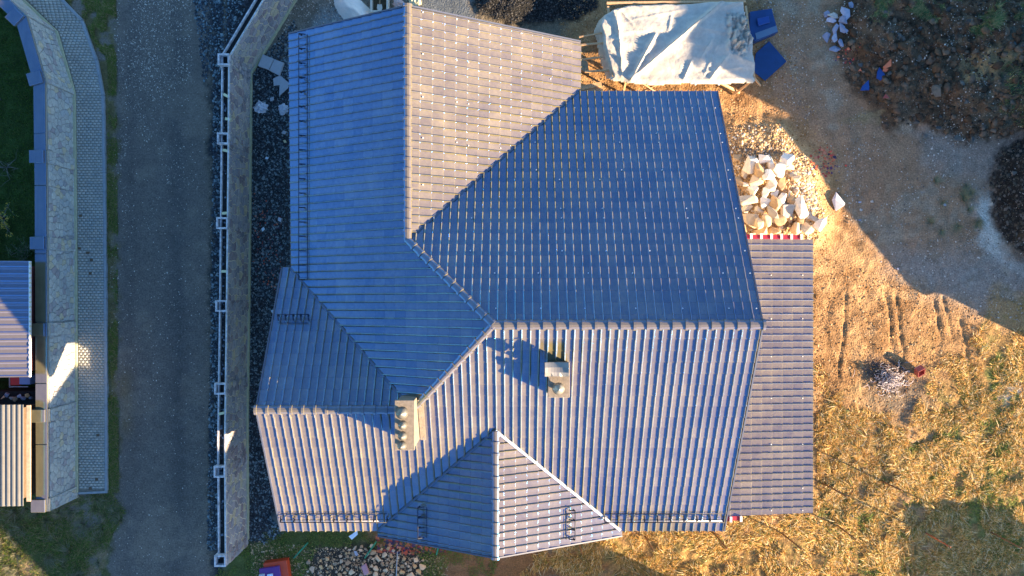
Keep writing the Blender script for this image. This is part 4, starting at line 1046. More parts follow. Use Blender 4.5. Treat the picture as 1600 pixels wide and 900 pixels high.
# ------------------------------------------------------------------ tarpaulin shelter
sh = thing('timber_frame', 'low frame of raw pine beams and legs under the white tarpaulin', 'frame', tuple(W(1060, 70, 0)))
def beam(a, b, wd=.09, th=.09, name='beam'): return MB().beam(a, b, wd, th).build(name, M_WOOD, sh)
ZT = 1.35
beam(W(975, 127, ZT - .12), W(1180, 124, ZT - .12)); beam(W(948, 5, ZT - .1), W(1165, 2, ZT - .1)); beam(W(950, 10, ZT - .1), W(958, 120, ZT - .1)); beam(W(1165, 10, ZT - .1), W(1178, 120, ZT - .1))
for (u, v, u2, v2) in ((978, 128, 973, 147), (1033, 128, 998, 146), (1115, 124, 1155, 145), (1177, 125, 1146, 148)):
    beam(W(u, v, ZT - .15), W(u2, v2, .02), .1 if u > 1100 else .07, .09, 'leg')
for (u, v, u2, v2) in ((955, 100, 955, 108), (952, 20, 952, 24), (1160, 20, 1160, 24)): beam(W(u, v, ZT - .15), W(u2, v2, .0), .08, .08, 'leg')
beam(W(905, 58, 1.0), W(948, 50, 1.2), .06, .06); beam(W(1000, 128, .9), W(1034, 150, .5), .06, .06); beam(W(1174, 116, 1.1), W(1188, 134, .1), .07, .07, 'leg')
beam(W(903, 71, .95), W(943, 67, 1.15), .08, .08); beam(W(911, 93, .7), W(941, 89, 1.0), .07, .07); beam(W(914, 112, .8), W(952, 110, 1.05), .08, .08)
edge = [(944, 22), (960, 12), (1000, 5), (1060, 4), (1110, 1), (1163, 1), (1166, 20), (1170, 40), (1178, 58), (1180, 90), (1182, 110), (1176, 124), (1120, 126), (1060, 126), (1000, 127), (980, 124), (958, 120), (950, 98), (944, 75), (942, 55), (937, 38)]
nx, ny = 150, 84
us = np.linspace(930, 1190, nx); vs_ = np.linspace(-3, 134, ny); U, V = np.meshgrid(us, vs_, indexing='ij')
nzz = fbm(U / 18, V / 18, 40, 3) - .5
sd = sd_poly(U, V, edge) + nzz * 4
def seg_fold(U, V, a, b, amp, wid, sharp=1.0):
    ax, ay = a; bx, by = b; ex, ey = bx - ax, by - ay; L2 = ex * ex + ey * ey
    t = np.clip(((U - ax) * ex + (V - ay) * ey) / L2, 0, 1); dx = U - ax - t * ex; dy = V - ay - t * ey
    d = np.sqrt(dx * dx + dy * dy); return amp * np.exp(-(d / wid) ** sharp) * (.3 + .7 * np.sin(math.pi * np.clip(t * .9 + .05, 0, 1)) ** .5)
z = ZT + .022 * np.sin(V / 137 * math.pi * 9 + .6 * np.sin(U / 60)) + .05 * (fbm(U / 40, V / 25, 41, 3) - .5) + .045 * np.abs(fbm(U / 26 + V / 40, V / 12 - U / 40, 47, 3) - .5)
for a, b, amp, wd in (((986, 124), (1128, 3), .28, 3.2), ((986, 124), (1024, 54), .22, 3.0), ((972, 118), (964, 20), .14, 3.5), ((950, 78), (978, 98), .12, 3), ((1068, 124), (1080, 96), .12, 2.4), ((1110, 122), (1140, 82), .16, 4),
                      ((1096, 88), (1112, 60), .12, 2.2), ((958, 16), (966, 50), .14, 3), ((1000, 8), (1030, 28), .05, 3), ((1130, 10), (1160, 4), .10, 3), ((1012, 30), (1060, 40), -.05, 5), ((975, 50), (1010, 48), .06, 3),
                      ((1130, 80), (1180, 100), .10, 4), ((1146, 30), (1136, 76), .20, 3), ((1165, 26), (1150, 84), .24, 3.4), ((1172, 48), (1158, 92), .2, 3), ((1140, 30), (1168, 18), .15, 3), ((990, 30), (1075, 14), .05, 2), ((1000, 90), (1050, 110), .06, 2), ((1040, 60), (1110, 75), .05, 2), ((1075, 40), (1140, 52), .06, 2), ((955, 60), (985, 70), .07, 2), ((1010, 70), (1022, 100), .06, 1.6), ((1090, 115), (1160, 105), .06, 2), ((1050, 20), (1044, 50), .05, 1.6), ((1125, 60), (1100, 118), .07, 2), ((965, 12), (990, 40), .07, 2)):
    z = z + seg_fold(U, V, a, b, amp * .85, wd * .8, 1.0)
cr = sstep(-4, 10, sd_poly(U, V, [(1134, 20), (1172, 18), (1180, 60), (1162, 95), (1136, 78)]))
z = z + cr * .75 * (np.abs(fbm(U / 7, V / 9, 43, 3) - .5) * 2 - .2)
z = z - (.12 + .8 * sstep(122, 112, V)) * sstep(3, -5, sd)
PX = (U - 800) / F * (D - ZT); PY = (450 - V) / F * (D - ZT)
z = np.maximum(z, .25)
idx = np.arange(nx * ny).reshape(nx, ny); keep = sd > -5.5
kq = keep[:-1, :-1] & keep[1:, :-1] & keep[1:, 1:] & keep[:-1, 1:]
Q = np.stack([idx[:-1, :-1], idx[1:, :-1], idx[1:, 1:], idx[:-1, 1:]], 2)[kq][:, ::-1]
to = fast_mesh('tarpaulin', np.stack([PX, PY, z], 2).reshape(-1, 3), Q, M_TARP, smooth=True)
bm = bmesh.new(); bm.from_mesh(to.data)
bmesh.ops.delete(bm, geom=[v for v in bm.verts if not v.link_faces], context='VERTS'); bmesh.ops.recalc_face_normals(bm, faces=bm.faces); bm.to_mesh(to.data); bm.free()
sm_ = to.modifiers.new('solid', 'SOLIDIFY'); sm_.thickness = .012
tag(to, 'creased white tarpaulin stretched over the pine frame', 'tarpaulin')
# planks lying by the roof
for i, (u, v, u2, v2, zz, lb) in enumerate(((902, 139, 940, 131, .5, 'upper'), (905, 145, 942, 138, .45, 'lower'))):
    tag(MB().beam(W(u, v, zz), W(u2, v2, zz + .05), .2, .045).build('plank', M_WOOD, loc=None), '%s of two raw planks sticking out from under the roof corner by the tarpaulin' % lb, 'plank', 'planks by the tarpaulin')
c = W(912, 100, .2); bk = MB(); bk.prism([tuple(W(u, v, .3)[:2]) for u, v in ((903, 88), (918, 96), (921, 116), (903, 106))], .05, .3)
tag(bk.build('board_stack', mat('weathered_ply', (.3, .24, .15), rough=.8, var=.2)), 'small weathered board between roof edge and tarpaulin', 'board')
# blue panels
bp = thing('blue_container', 'dark blue plastic container with lid and recessed handle behind the tarpaulin', 'container', tuple(W(1195, 42, 0)))
pg = [tuple(W(u, v, .4)[:2]) for u, v in ((1172, 18), (1206, 13), (1216, 50), (1180, 65), (1170, 55))]
MB().prism(pg, 0, .4).build('body', M_BLUED, bp, bevel=.02)
MB().prism([tuple(W(u, v, .42)[:2]) for u, v in ((1182, 30), (1200, 26), (1202, 36), (1184, 41))], .402, .5).build('handle_box', M_BLUEM, bp, bevel=.01)
MB().prism([tuple(W(u, v, .42)[:2]) for u, v in ((1180, 52), (1213, 40), (1215, 49), (1182, 62))], .402, .43).build('lid_panel', mat('grey_blue_lid', (.10, .17, .27), rough=.4), bp)
tag(MB().prism([tuple(W(u, v, .1)[:2]) for u, v in ((1202, 64), (1229, 96), (1196, 126), (1176, 110), (1182, 82))], lambda x, y: .05 + .03 * (x - 12), lambda x, y: .08 + .03 * (x - 12)).build('blue_sheet', M_BLUED), 'flat dark blue board lying right of the tarpaulin', 'board')
# ------------------------------------------------------------------ debris by the mound
def shard(poly, m, name, label, cat, z=None, group=None, th=.04, rib=False):
    c = poly[0]; p = W(c[0], c[1], 0); zz = gz(p.x, p.y) + .08 if z is None else z
    o = MB().prism([tuple(W(u, v, zz)[:2]) for u, v in poly], lambda x, y: zz + (x - p.x) * .12, lambda x, y: zz + th + (x - p.x) * .12).build(name, m)
    return tag(o, label, cat, group)
shard([(1357, 125), (1358, 141), (1345, 141), (1348, 134)], M_BLUEM, 'roof_tile_shard', 'blue triangular tile shard, lower left of the two on the mound', 'tile shard', group='broken tiles on the mound')
shard([(1374, 105), (1383, 118), (1376, 126), (1370, 122), (1371, 112)], M_BLUEM, 'roof_tile_shard', 'blue striped tile shard, right of the other blue shard on the mound', 'tile shard', group='broken tiles on the mound')
shard([(1393, 92), (1393, 103), (1385, 106), (1381, 104)], M_CLAY, 'clay_shard', 'long pinkish clay shard above the blue tile shard', 'clay shard', group='clay shards on the mound')
shard([(1381, 106), (1388, 108), (1385, 112), (1380, 111)], M_CLAY, 'clay_shard', 'small orange clay shard touching the long pinkish one', 'clay shard', group='clay shards on the mound')
shard([(1402, 115), (1407, 121), (1401, 121)], M_CLAY, 'clay_shard', 'small orange clay shard right of the blue shards', 'clay shard', group='clay shards on the mound')
shard([(1344, 107), (1346, 111), (1341, 111)], M_CLAY, 'clay_shard', 'tiny pink clay shard left of the blue shards', 'clay shard', group='clay shards on the mound')
shard([(1384, 147), (1389, 153), (1380, 153)], M_REDP, 'clay_shard', 'dark pink shard below the blue shards', 'clay shard', group='clay shards on the mound')
for (u, v, s, lb) in ((1323, 78, 7, 'orange brick lump at the foot of the rubble pile, right one'), (1310, 88, 7, 'orange brick lump at the foot of the rubble pile, left one'), (1297, 236, 7, 'upper red brick lump on the grey ground'), (1299, 242, 8, 'larger red brick lump just under the upper one'), (1289, 260, 6, 'orange brick lump left of the red ones'), (1323, 258, 5, 'lone red brick lump right of the brick scatter')):
    p = W(u, v, .05); o = link('brick_lump', rock_mesh('brick_lump', s / 66, s / 80, .07, int(u * 3)), M_CLAY if 'orange' in lb else mat('red_brick_lump', (.5, .08, .06), rough=.8)); o.location = (p.x, p.y, gz(p.x, p.y) + .05); tag(o, lb, 'brick lump', 'brick lumps on the grey ground')
# ------------------------------------------------------------------ yard at the top left
def sheet(name, poly, m, label, cat, z=.12, th=.03, tilt=(0, 0), crease=None):
    p = W(poly[0][0], poly[0][1], 0)
    o = MB().prism([tuple(W(u, v, z)[:2]) for u, v in poly], lambda x, y: z - .02 + (x - p.x) * tilt[0] + (y - p.y) * tilt[1], lambda x, y: z + th + (x - p.x) * tilt[0] + (y - p.y) * tilt[1]).build(name, m)
    return tag(o, label, cat)
cb = thing('cardboard_box', 'flattened grey cardboard box with a centre seam beside the boundary wall', 'cardboard box', tuple(W(423, 102, 0)))
MB().prism([tuple(W(u, v, .2)[:2]) for u, v in ((411, 85), (428, 92), (420, 109), (403, 103))], .06, .22).build('flap', M_CARD, cb)
MB().prism([tuple(W(u, v, .2)[:2]) for u, v in ((429, 92.6), (443, 98), (436, 118), (421, 110))], .06, .21).build('flap', M_CARD, cb)
sheet('card_sheet', [(427, 123), (438, 118), (452, 130), (450, 138), (436, 150), (437, 133), (428, 134)], M_CARD, 'torn grey card sheet below the flattened box', 'cardboard sheet', .18, .02, (.05, .05))
def crumple(name, u, v, s, m, label, cat, seed):
    p = W(u, v, .1); bm = bmesh.new(); bmesh.ops.create_icosphere(bm, subdivisions=3, radius=s)
    r = random.Random(seed)
    for vt in bm.verts:
        n = float(fbm(np.array([vt.co.x * 9 + seed]), np.array([vt.co.y * 9 + vt.co.z * 7]), seed, 3)[0]); vt.co *= .45 + 2.2 * abs(n - .5) + .5 * n; vt.co.z *= .6
    me = bpy.data.meshes.new(name); bm.to_mesh(me); bm.free(); o = link(name, me, m); o.location = (p.x, p.y, gz(p.x, p.y) + s * .25); return tag(o, label, cat)
crumple('plastic_bag', 408, 168, .30, M_PLAST, 'larger crumpled pale plastic bag nearest the boundary wall', 'plastic bag', 3)
crumple('plastic_bag', 442, 170, .24, M_PLAST, 'smaller crumpled pale plastic bag beside the roof edge', 'plastic bag', 8)
for (u, v, s, lb, mt) in ((425, 155, 7, 'upper grey flat scrap above the plastic bags', M_CARD), (444, 207, 7, 'grey slab scrap at the roof edge', M_CARD), (445, 221, 5, 'small yellow scrap at the roof edge', M_YELL), (411, 358, 6, 'white square scrap low beside the roof edge', M_PAPER), (417, 247, 5, 'white scrap half way down the rubble strip', M_PAPER), (427, 487, 7, 'white scrap beside the small blue slope', M_PAPER), (428, 511, 6, 'second white scrap beside the small blue slope', M_PAPER), (437, 343, 7, 'crumpled white scrap close to the roof edge', M_PLAST)):
    rz = u * .7; sheet('scrap', [(u + s * math.cos(rz + a) * k, v + s * math.sin(rz + a) * k) for a, k in ((0, .6), (1.4, .5), (3.1, .65), (4.6, .45))], mt, lb, 'scrap', .1, .02)
# sand heap coloured pale in place of sunlight, trough and shovel
p = W(555, 18, .3); bm = bmesh.new(); vsx = []
n_ = 28
for i in range(n_):
    for j in range(n_):
        a = i / (n_ - 1) * 2 - 1; b = j / (n_ - 1) * 2 - 1; rr_ = math.hypot(a, b)
        ht = max(0, 1 - rr_) ** .8 * .55 * (.7 + .6 * float(fbm(np.array([a * 2.]), np.array([b * 2.]), 3, 3)[0]))
        c, s = math.cos(-.75), math.sin(-.75); x = a * 1.35; y = b * .62
        vsx.append((p.x + x * c - y * s, p.y + x * s + y * c, ht - .02))
m = MB(); m.add(vsx, [(i * n_ + j, (i + 1) * n_ + j, (i + 1) * n_ + j + 1, i * n_ + j + 1) for i in range(n_ - 1) for j in range(n_ - 1)], True)
tag(m.build('sand_heap', M_SANDP, loc=None), 'elongated heap of sand coloured pale as if sunlit at the north gable', 'plaster heap')
tr = thing('mixing_trough', 'wooden mortar trough with pale rim beside the north gable', 'trough', tuple(W(593, 2, 0)))
t0 = W(579, 20, .35); t1 = W(607, -14, .35)
for (x0, x1, y0, y1) in ((t0.x, t0.x + .08, t0.y, t1.y), (t1.x - .08, t1.x, t0.y, t1.y)): MB().box(((x0 + x1) / 2, (y0 + y1) / 2, .25), (x1 - x0, y1 - y0, .4)).build('side_board', mat('cement_smeared_board', (.62, .56, .46), rough=.85, var=.15) if 'cement_smeared_board' not in MATS else MATS['cement_smeared_board'], tr)
for yy in (t0.y + .04, t1.y - .04): MB().box(((t0.x + t1.x) / 2, yy, .25), (t1.x - t0.x - .165, .08, .4)).build('end_board', MATS['cement_smeared_board'], tr)
MB().box(((t0.x + t1.x) / 2, (t0.y + t1.y) / 2, .1), (t1.x - t0.x - .17, t1.y - t0.y - .17, .04)).build('trough_floor', mat('damp_mortar', (.12, .09, .05), rough=.9, var=.6, vscale=6), tr)
sv = thing('shovel', 'mortar-covered shovel lying in the mixing trough', 'shovel', tuple(W(593, 10, .3)))
c = W(593, 11, .35); m = MB(); bl_ = [(-.10, .14), (.10, .14), (.13, -.04), (.07, -.17), (0, -.20), (-.07, -.17), (-.13, -.04)]
m.prism([(c.x + a, c.y + b) for a, b in bl_], .3, .33); m.build('blade', MATS['cement_smeared_board'], sv); MB().tube([(c.x, c.y + .13, .33), (c.x + .05, c.y + .5, .40), (c.x + .08, c.y + 1.0, .5)], .02, 6).build('handle', M_WOOD, sv)
tag(sheet('cement_sheet', [(513, 60), (520, 30), (552, 45), (575, 58), (540, 75)], mat('pale_green_sheet', (.34, .38, .34), rough=.7, var=.15, vscale=5), 'pale greenish sheet beside the sand heap', 'sheet', .05, .03), None)
crumple('cement_bag', 622, 6, .26, mat('pink_paper_sack', (.6, .42, .38), rough=.8, var=.2), 'torn pinkish cement bag left of the ridge end', 'cement bag', 21)
crumple('cement_bag', 648, 4, .3, M_YELL, 'torn yellowish cement bag right of the ridge end', 'cement bag', 25)
# cable across the yard
# ------------------------------------------------------------------ below the south eave
cr_ = thing('crate', 'orange-red crate with purple insert cut by the photo bottom edge', 'crate', tuple(W(428, 892, 0)))
Rz = Matrix.Rotation(.14, 3, 'Z'); q = W(428, 893, .4)
MB().box((q.x + .1, q.y + .0, .2), (1.1, .9, .4), M=Rz).build('crate_body', M_REDO, cr_, bevel=.02)
MB().box((q.x - .15, q.y - .08, .44), (.95, .62, .12), M=Rz).build('insert', M_PURP, cr_, bevel=.02)
for dx in (-.4, -.02): MB().box((q.x - .1 + dx, q.y - .2, .53), (.26, .3, .08), M=Rz).build('pack', M_PAPER if dx > -.1 else M_CARD, cr_, bevel=.02)
sheet('white_board', [(545, 838), (558, 829), (559, 835), (550, 843)], M_PAPER, 'small white board scrap at the south eave', 'board', .4, .03)
for (u, v, u2, v2, lb) in ((459, 872, 481, 848, 'left of two green sticks on the grass below the south eave'), (570, 872, 588, 846, 'green stick crossing the brick scatter beside the cobbles'), (682, 867, 686, 850, 'short green stick below the blue dormer slope')):
    tag(MB().tube([W(u, v, .1), W(u2, v2, .25)], .035, 6).build('stick', M_GREEN), lb, 'stick')
sheet('pink_brick', [(565, 884), (572, 880), (577, 894), (570, 898)], mat('pink_block', (.5, .26, .3), rough=.8, var=.1), 'pink block lying on the cobble heap', 'block', .4, .1)
sheet('grey_shard', [(553, 861), (557, 861), (560, 867), (556, 868)], M_RUBST, 'pale grey shard above the cobble heap', 'shard', .2, .04)
tag(MB().tube([W(621, 862, .5), W(619, 904, .5)], .022, 5).build('pole', M_CARD), 'thin white pole lying across the cobble heap', 'pole')
# stakes in the meadow
for (u, v, u2, v2, lb, mt) in ((904, 845, 909, 865, 'thin stake under the dormer east slope', M_WOODD), (1008, 838, 1021, 861, 'stake below the south eave, left of the porch', M_WOODD), (1115, 832, 1136, 857, 'stake below the south-east roof corner', M_WOODD),
                               (1220, 832, 1253, 858, 'stake below the low side roof', M_WOODD), (1310, 822, 1338, 843, 'stake right of the low side roof', M_WOODD), (1444, 831, 1485, 855, 'rust-coloured stake at the shaded grass edge', mat('rusty_stake', (.35, .10, .04), rough=.8)),
                               (1378, 752, 1408, 766, 'short stake in the middle of the dry meadow', M_WOODD), (1545, 830, 1595, 856, 'far right stake near the meadow corner', M_WOODD), (1285, 755, 1323, 776, 'stake just right of the low side roof edge', M_WOODD)):
    a = W(u, v, 0); nrm_ = math.hypot(u - 800, v - 450); h = 1.3 * .9
    # the stake stands: its top is seen further from the centre of view
    hh = max(.6, min(2.0, D * (1 - nrm_ / math.hypot(u2 - 800, v2 - 450)) )) 
    b = W(u2, v2, hh); tag(MB().tube([a, b], .035, 6).build('stake', mt), 'wooden ' + lb, 'stake', 'stakes standing in the dry meadow')
# brush heap and bucket
bh_ = MB(); rb = random.Random(5); ctr = W(1390, 590, 0)
for k in range(300):
    a = rb.uniform(0, 6.28); rr_ = abs(rb.gauss(0, .42)); x = ctr.x + math.cos(a) * rr_ * 1.05 + .0; y = ctr.y + math.sin(a) * rr_ * .85 - .1; z_ = gz(x, y) + rb.uniform(.02, .5) * max(.15, 1 - rr_)
    d = rb.uniform(0, 6.28); L = rb.uniform(.15, .4); cv = rb.uniform(-3.4, 3.4); pts = []
    for s in range(6): pts.append((x, y, z_)); x += math.cos(d) * L / 5; y += math.sin(d) * L / 5; z_ = max(.02, z_ + rb.uniform(-.04, .04)); d += cv / 5
    bh_.tube(pts, .012, 4, cap=False)
o = bh_.build('brush_heap', M_WIRE, loc=(ctr.x, ctr.y, 0)); o['kind'] = 'stuff'; tag(o, 'tangled heap of grey dry twigs and wire on the bare soil', 'brush heap')
rk = thing('red_container', 'tipped faded red container beside the twig heap', 'container', tuple(W(1437, 580, 0)))
R2 = Matrix.Rotation(.5, 3, 'Z') @ Matrix.Rotation(.75, 3, 'X'); q = W(1437, 580, .25)
mm = MB(); hx_, hy_, t_ = .17, .23, .03
for (dx, dy, sx_, sy_) in ((0, hy_, 2 * hx_, t_), (0, -hy_, 2 * hx_, t_), (hx_, 0, t_, 2 * hy_ - t_ - .004), (-hx_, 0, t_, 2 * hy_ - t_ - .004)):
    mm.box(Vector((q.x, q.y, .25)) + R2 @ Vector((dx, dy, 0)), (sx_, sy_, .26), M=R2)
mm.build('side_panel', M_REDP, rk, bevel=.01); MB().box(Vector((q.x, q.y, .25)) + R2 @ Vector((0, 0, -.14)), (2 * hx_ - t_ - .01, 2 * hy_ - t_ - .01, .03), M=R2).build('bottom_panel', M_CARD, rk)
# ------------------------------------------------------------------ sheds at the left edge
def corrugated(name, x0, x1, y0, y1, zf, along, pitch, amp, m, parent, thick=True):
    """sheet roof; along='x' ribs run along x"""
    vs = []; fs = []
    if along == 'x':
        n = int((y1 - y0) / pitch) * 6
        for i in range(n + 1):
            y = y0 + (y1 - y0) * i / n; h = amp * (1 if (i % 6) in (0, 1) else 0)
            for x in (x0, x1): vs.append((x, y, zf(x, y) + h))
    else:
        n = int((x1 - x0) / pitch) * 6
        for i in range(n + 1):
            x = x0 + (x1 - x0) * i / n; h = amp * (.5 + .5 * math.cos(i / 6 * 2 * math.pi))
            for y in (y0, y1): vs.append((x, y, zf(x, y) + h))
    for i in range(n): fs.append((2 * i, 2 * i + 1, 2 * i + 3, 2 * i + 2))
    mb = MB(); mb.add(vs, fs); o = mb.build(name, m, parent); s = o.modifiers.new('solid', 'SOLIDIFY'); s.thickness = .03; s.offset = -1; return o
zS = 2.6
s1 = thing('shed', 'lean-to shed with blue-grey ribbed sheet roof inside the garden wall', 'shed', tuple(W(20, 500, 0)))
ya, yb = W(0, 589, zS).y, W(0, 408, zS).y; xr = W(46, 0, zS).x
corrugated('roof_sheet', xr - 7, xr, ya, yb, lambda x, y: zS + .10 * (xr - x), 'x', .30, .035, mat('ribbed_sheet_paint', (.15, .13, .085), rough=.14, ior=2.8, tint=(.03, .34, 1.0), var=.08), s1)
MB().box((xr - 3.6, (ya + yb) / 2, 1.2), (6.6, yb - ya - .4, 2.5)).build('wall', mat('dark_shed_wall', (.12, .03, .03), rough=.8), s1)
MB().box((xr + .02, (ya + yb) / 2, zS - .01), (.05, yb - ya, .1)).build('roof_trim', M_WHITEP, s1)
mm = MB()
for k in range(24): mm.box((xr + .05, ya + (k + .5) * (yb - ya) / 24, zS + .03), (.05, .08, .06))
mm.build('trim_clips', M_YELL, s1)['kind'] = 'stuff'
s2 = thing('shed', 'shed with pale corrugated sheet roof beside the lower garden wall', 'shed', tuple(W(20, 710, 0)))
ya, yb = W(0, 790, zS).y, W(0, 632, zS).y; xr = W(38, 0, zS).x; 
corrugated('roof_sheet', xr - 7, xr, ya, yb, lambda x, y: zS + .05 * (xr - x), 'y', .215, .05, M_SHEETG, s2)
MB().box((xr - 3.6, (ya + yb) / 2, 1.2), (6.6, yb - ya - .4, 2.5)).build('wall', M_DECK, s2)
MB().box((xr + .12, (ya + yb) / 2 + .05, zS - .1), (.16, yb - ya - .2, .06)).build('gutter_board', mat('pale_orange_timber', (.5, .36, .24), rough=.7, var=.3), s2)
cabinet = thing('crate', 'red and pale blue plastic crate between the two sheds', 'crate', tuple(W(30, 594, 0)))
p = W(23, 595, 1.2); MB().box((p.x, p.y, .6), (.42, .42, 1.2)).build('red_half', mat('bright_red_plastic', (.55, .03, .02), rough=.4), cabinet, bevel=.02)
p2 = W(38, 594, 1.2); MB().box((p2.x, p2.y, .6), (.5, .4, 1.18)).build('blue_half', mat('pale_blue_plastic', (.25, .35, .6), rough=.4), cabinet, bevel=.02)
mm = MB(); mm.box((p.x - .3, p.y - .02, 1.1), (.04, .6, .04)); mm.box((p.x + .1, p.y - .28, 1.1), (.85, .04, .04)); mm.build('tray_rim', M_CARD, cabinet)
yr = random.Random(9); yrocks = [(3 + k * 6.2, 622 + yr.uniform(-5, 5), yr.uniform(6, 11), yr.uniform(6, 10), yr.uniform(0, 3), 1.3) for k in range(8)]
for k, s in enumerate(yrocks):
    p = W(s[0], s[1], 1.5); me = rock_mesh('rock', s[2] / 66, s[3] / 66, .12, 900 + k); o = link('rock', me, M_RUBST if k % 3 else M_COBB); o.location = (p.x, p.y, 1.42)
    tag(o, 'grey stone, %s from the left on the ledge between the two sheds' % ORD[k], 'rock', 'stones on the ledge between the sheds')
pl_ = W(22, 622, 1.3); tag(MB().box((pl_.x, pl_.y, .65), (1.9, .6, 1.3)).build('stone_ledge', M_DARKIN), 'dark raised ledge holding stones between the two sheds', 'ledge')

# ------------------------------------------------------------------ garden shrubs
def shrub(u, v, h, spread, n, label, leafm, seed, bare=False, nleaf=500):
    b = W(u, v, 0); s = thing('shrub', label, 'shrub', (b.x, b.y, 0)); r = random.Random(seed); m = MB(); tips = []
    for k in range(n):
        a = r.uniform(0, 6.28); p = Vector((b.x, b.y, 0)); d = Vector((math.cos(a) * r.uniform(.3, .9), math.sin(a) * r.uniform(.3, .9), 1)).normalized(); pts = [p.copy()]; L = h * r.uniform(.7, 1.1)
        for q in range(5):
            p = p + d * L / 5; d = (d + Vector((r.uniform(-.25, .25) + math.cos(a) * .18 * spread, r.uniform(-.25, .25) + math.sin(a) * .18 * spread, -.12))).normalized(); pts.append(p.copy())
            if q > 0:
                e_ = p + Vector((r.uniform(-.5, .5), r.uniform(-.5, .5), r.uniform(0, .3))); m.tube([p, (p + e_) / 2 + Vector((0, 0, .04)), e_], .008, 4, .003); tips.append((p, e_))
        m.tube(pts, .022, 5, .008)
    m.build('branches', M_BARK, s)
    if not bare:
        V_ = []; F_ = []
        for k in range(nleaf):
            p, q = r.choice(tips); c = p.lerp(q, r.random()) + Vector((r.gauss(0, .05), r.gauss(0, .05), r.gauss(0, .05))); t = Vector((r.uniform(-1, 1), r.uniform(-1, 1), r.uniform(-.3, .3))).normalized(); w_ = t.cross(Vector((r.uniform(-.4, .4), r.uniform(-.4, .4), 1))).normalized()
            L = r.uniform(.05, .10); i = len(V_); V_ += [c, c + t * L * .5 + w_ * L * .3, c + t * L, c + t * L * .5 - w_ * L * .3]; F_.append((i, i + 1, i + 2, i + 3))
        mb = MB(); mb.add(V_, F_); mb.build('leaves', leafm, s)['kind'] = 'stuff'
shrub(8, 342, 1.3, 1.2, 9, 'shrub with yellow and orange autumn leaves above the blue shed', M_LEAFY, 1, nleaf=420)
shrub(12, 262, 1.2, 1.2, 8, 'bare grey shrub in the garden, above the yellow-leaved shrub', M_LEAFG, 2, bare=True)
shrub(2, 156, 1.2, 1.3, 7, 'bare pale shrub at the photo left edge, upper garden', M_LEAFG, 4, bare=True)
shrub(40, 392, .6, .9, 8, 'low dark green shrub behind the garden wall by the shed', M_LEAFG, 6, nleaf=500)

# ------------------------------------------------------------------ scattered stuff
GARD = [(-60, -60), (0, -60), (75, 150), (85, 420), (85, 640), (80, 780), (-60, 780)]
grass('garden_grass', GARD, 30000, .04, .13, M_GRASSD, 1, label='dark green garden grass behind the garden wall', wd=.010)
MEAD = [(-60, 785), (70, 792), (118, 775), (175, 768), (195, 800), (165, 860), (155, 960), (-60, 960)]
grass('meadow_grass', MEAD, 30000, .05, .16, M_GRASSM, 2, label='mixed green and brown grass at the lower left', wd=.009, dens=lambda U, V: sstep(.36, .6, fbm(U / 40, V / 40, 61, 3)) * .85 + .15, lean=.7)
grass('grass_tuft', MEAD, 5000, .12, .26, mat('straw_tuft_blade', (0, 0, 0), rough=.85, palette=[(.16, .14, .08), (.11, .12, .05), (.2, .18, .11)]), 3, label='straw coloured tufts in the lower left grass', wd=.008, nclump=70, lean=.9)
VERGE = [(92, -20), (130, 30), (168, 100), (170, 150), (167, 300), (168, 770), (186, 770), (184, 300), (182, 0), (175, -30)]
grass('verge_grass', VERGE, 30000, .03, .11, M_GRASSM, 4, label='patchy green verge between pavement and road', wd=.009, dens=lambda U, V: sstep(.40, .56, fbm(U / 18, V / 26, 62, 3)) * np.where(V < 120, 1.0, .55), lean=.7)
BELOW = [(335, 905), (345, 880), (388, 850), (420, 826), (480, 826), (600, 830), (780, 866), (770, 905), (660, 905), (640, 855), (500, 855), (470, 905)]
grass('eave_grass', BELOW, 16000, .03, .11, mat('fresh_grass_blade', (0, 0, 0), rough=.85, palette=[(.12, .22, .03), (.18, .26, .03), (.08, .15, .03), (.24, .26, .06), (.30, .22, .08)]), 5, label='green grass below the south eave', wd=.009, dens=lambda U, V: sstep(.38, .55, fbm(U / 24, V / 24, 63, 3)))
DRY = [(1275, 560), (1340, 640), (1420, 650), (1470, 560), (1540, 510), (1660, 520), (1660, 960), (780, 960), (830, 866), (900, 840), (960, 815), (1275, 800)]
def dryd(U, V): return sstep(.38, .54, fbm(U / 22, V / 22, 64, 4)) * (.25 + .75 * sstep(560, 700, V + (U - 1280) * .2))
grass('dry_grass', DRY, 200000, .04, .17, M_GRASSY, 6, label='dry yellow grass across the meadow right of the house', wd=.008, dens=dryd, lean=.75)
grass('dry_grass_tuft', DRY, 30000, .08, .24, M_GRASSY, 7, label='taller straw tufts in the dry meadow', wd=.007, nclump=900, lean=.95, dens=dryd)
GREENP = [(1300, 740), (1420, 700), (1540, 560), (1660, 540), (1660, 960), (1440, 960), (1330, 900), (1240, 830), (1280, 780)]
grass('green_weeds', GREENP, 40000, .03, .11, mat('green_weed_blade', (0, 0, 0), rough=.85, palette=[(.12, .22, .03), (.22, .28, .04), (.08, .14, .03), (.30, .30, .06)]), 8, label='green weeds growing through the dry meadow', wd=.011, dens=lambda U, V: sstep(.52, .62, (fbm(U / 26, V / 26, 65, 4) + .05 * sstep(1450, 1560, U))))
MT = [(1310, -20), (1640, -20), (1640, 190), (1560, 100), (1500, 60), (1420, 30), (1360, 45), (1320, 20)]
grass('mound_grass', MT, 22000, .05, .20, mat('mound_grass_blade', (0, 0, 0), rough=.85, palette=[(.08, .17, .05), (.16, .20, .06), (.42, .32, .14), (.05, .12, .04), (.26, .22, .10)]), 9, label='rough grass over the top of the dark mound', wd=.009, dens=lambda U, V: sstep(.54, .66, fbm(U / 26, V / 20, 66, 3)), lean=.9)
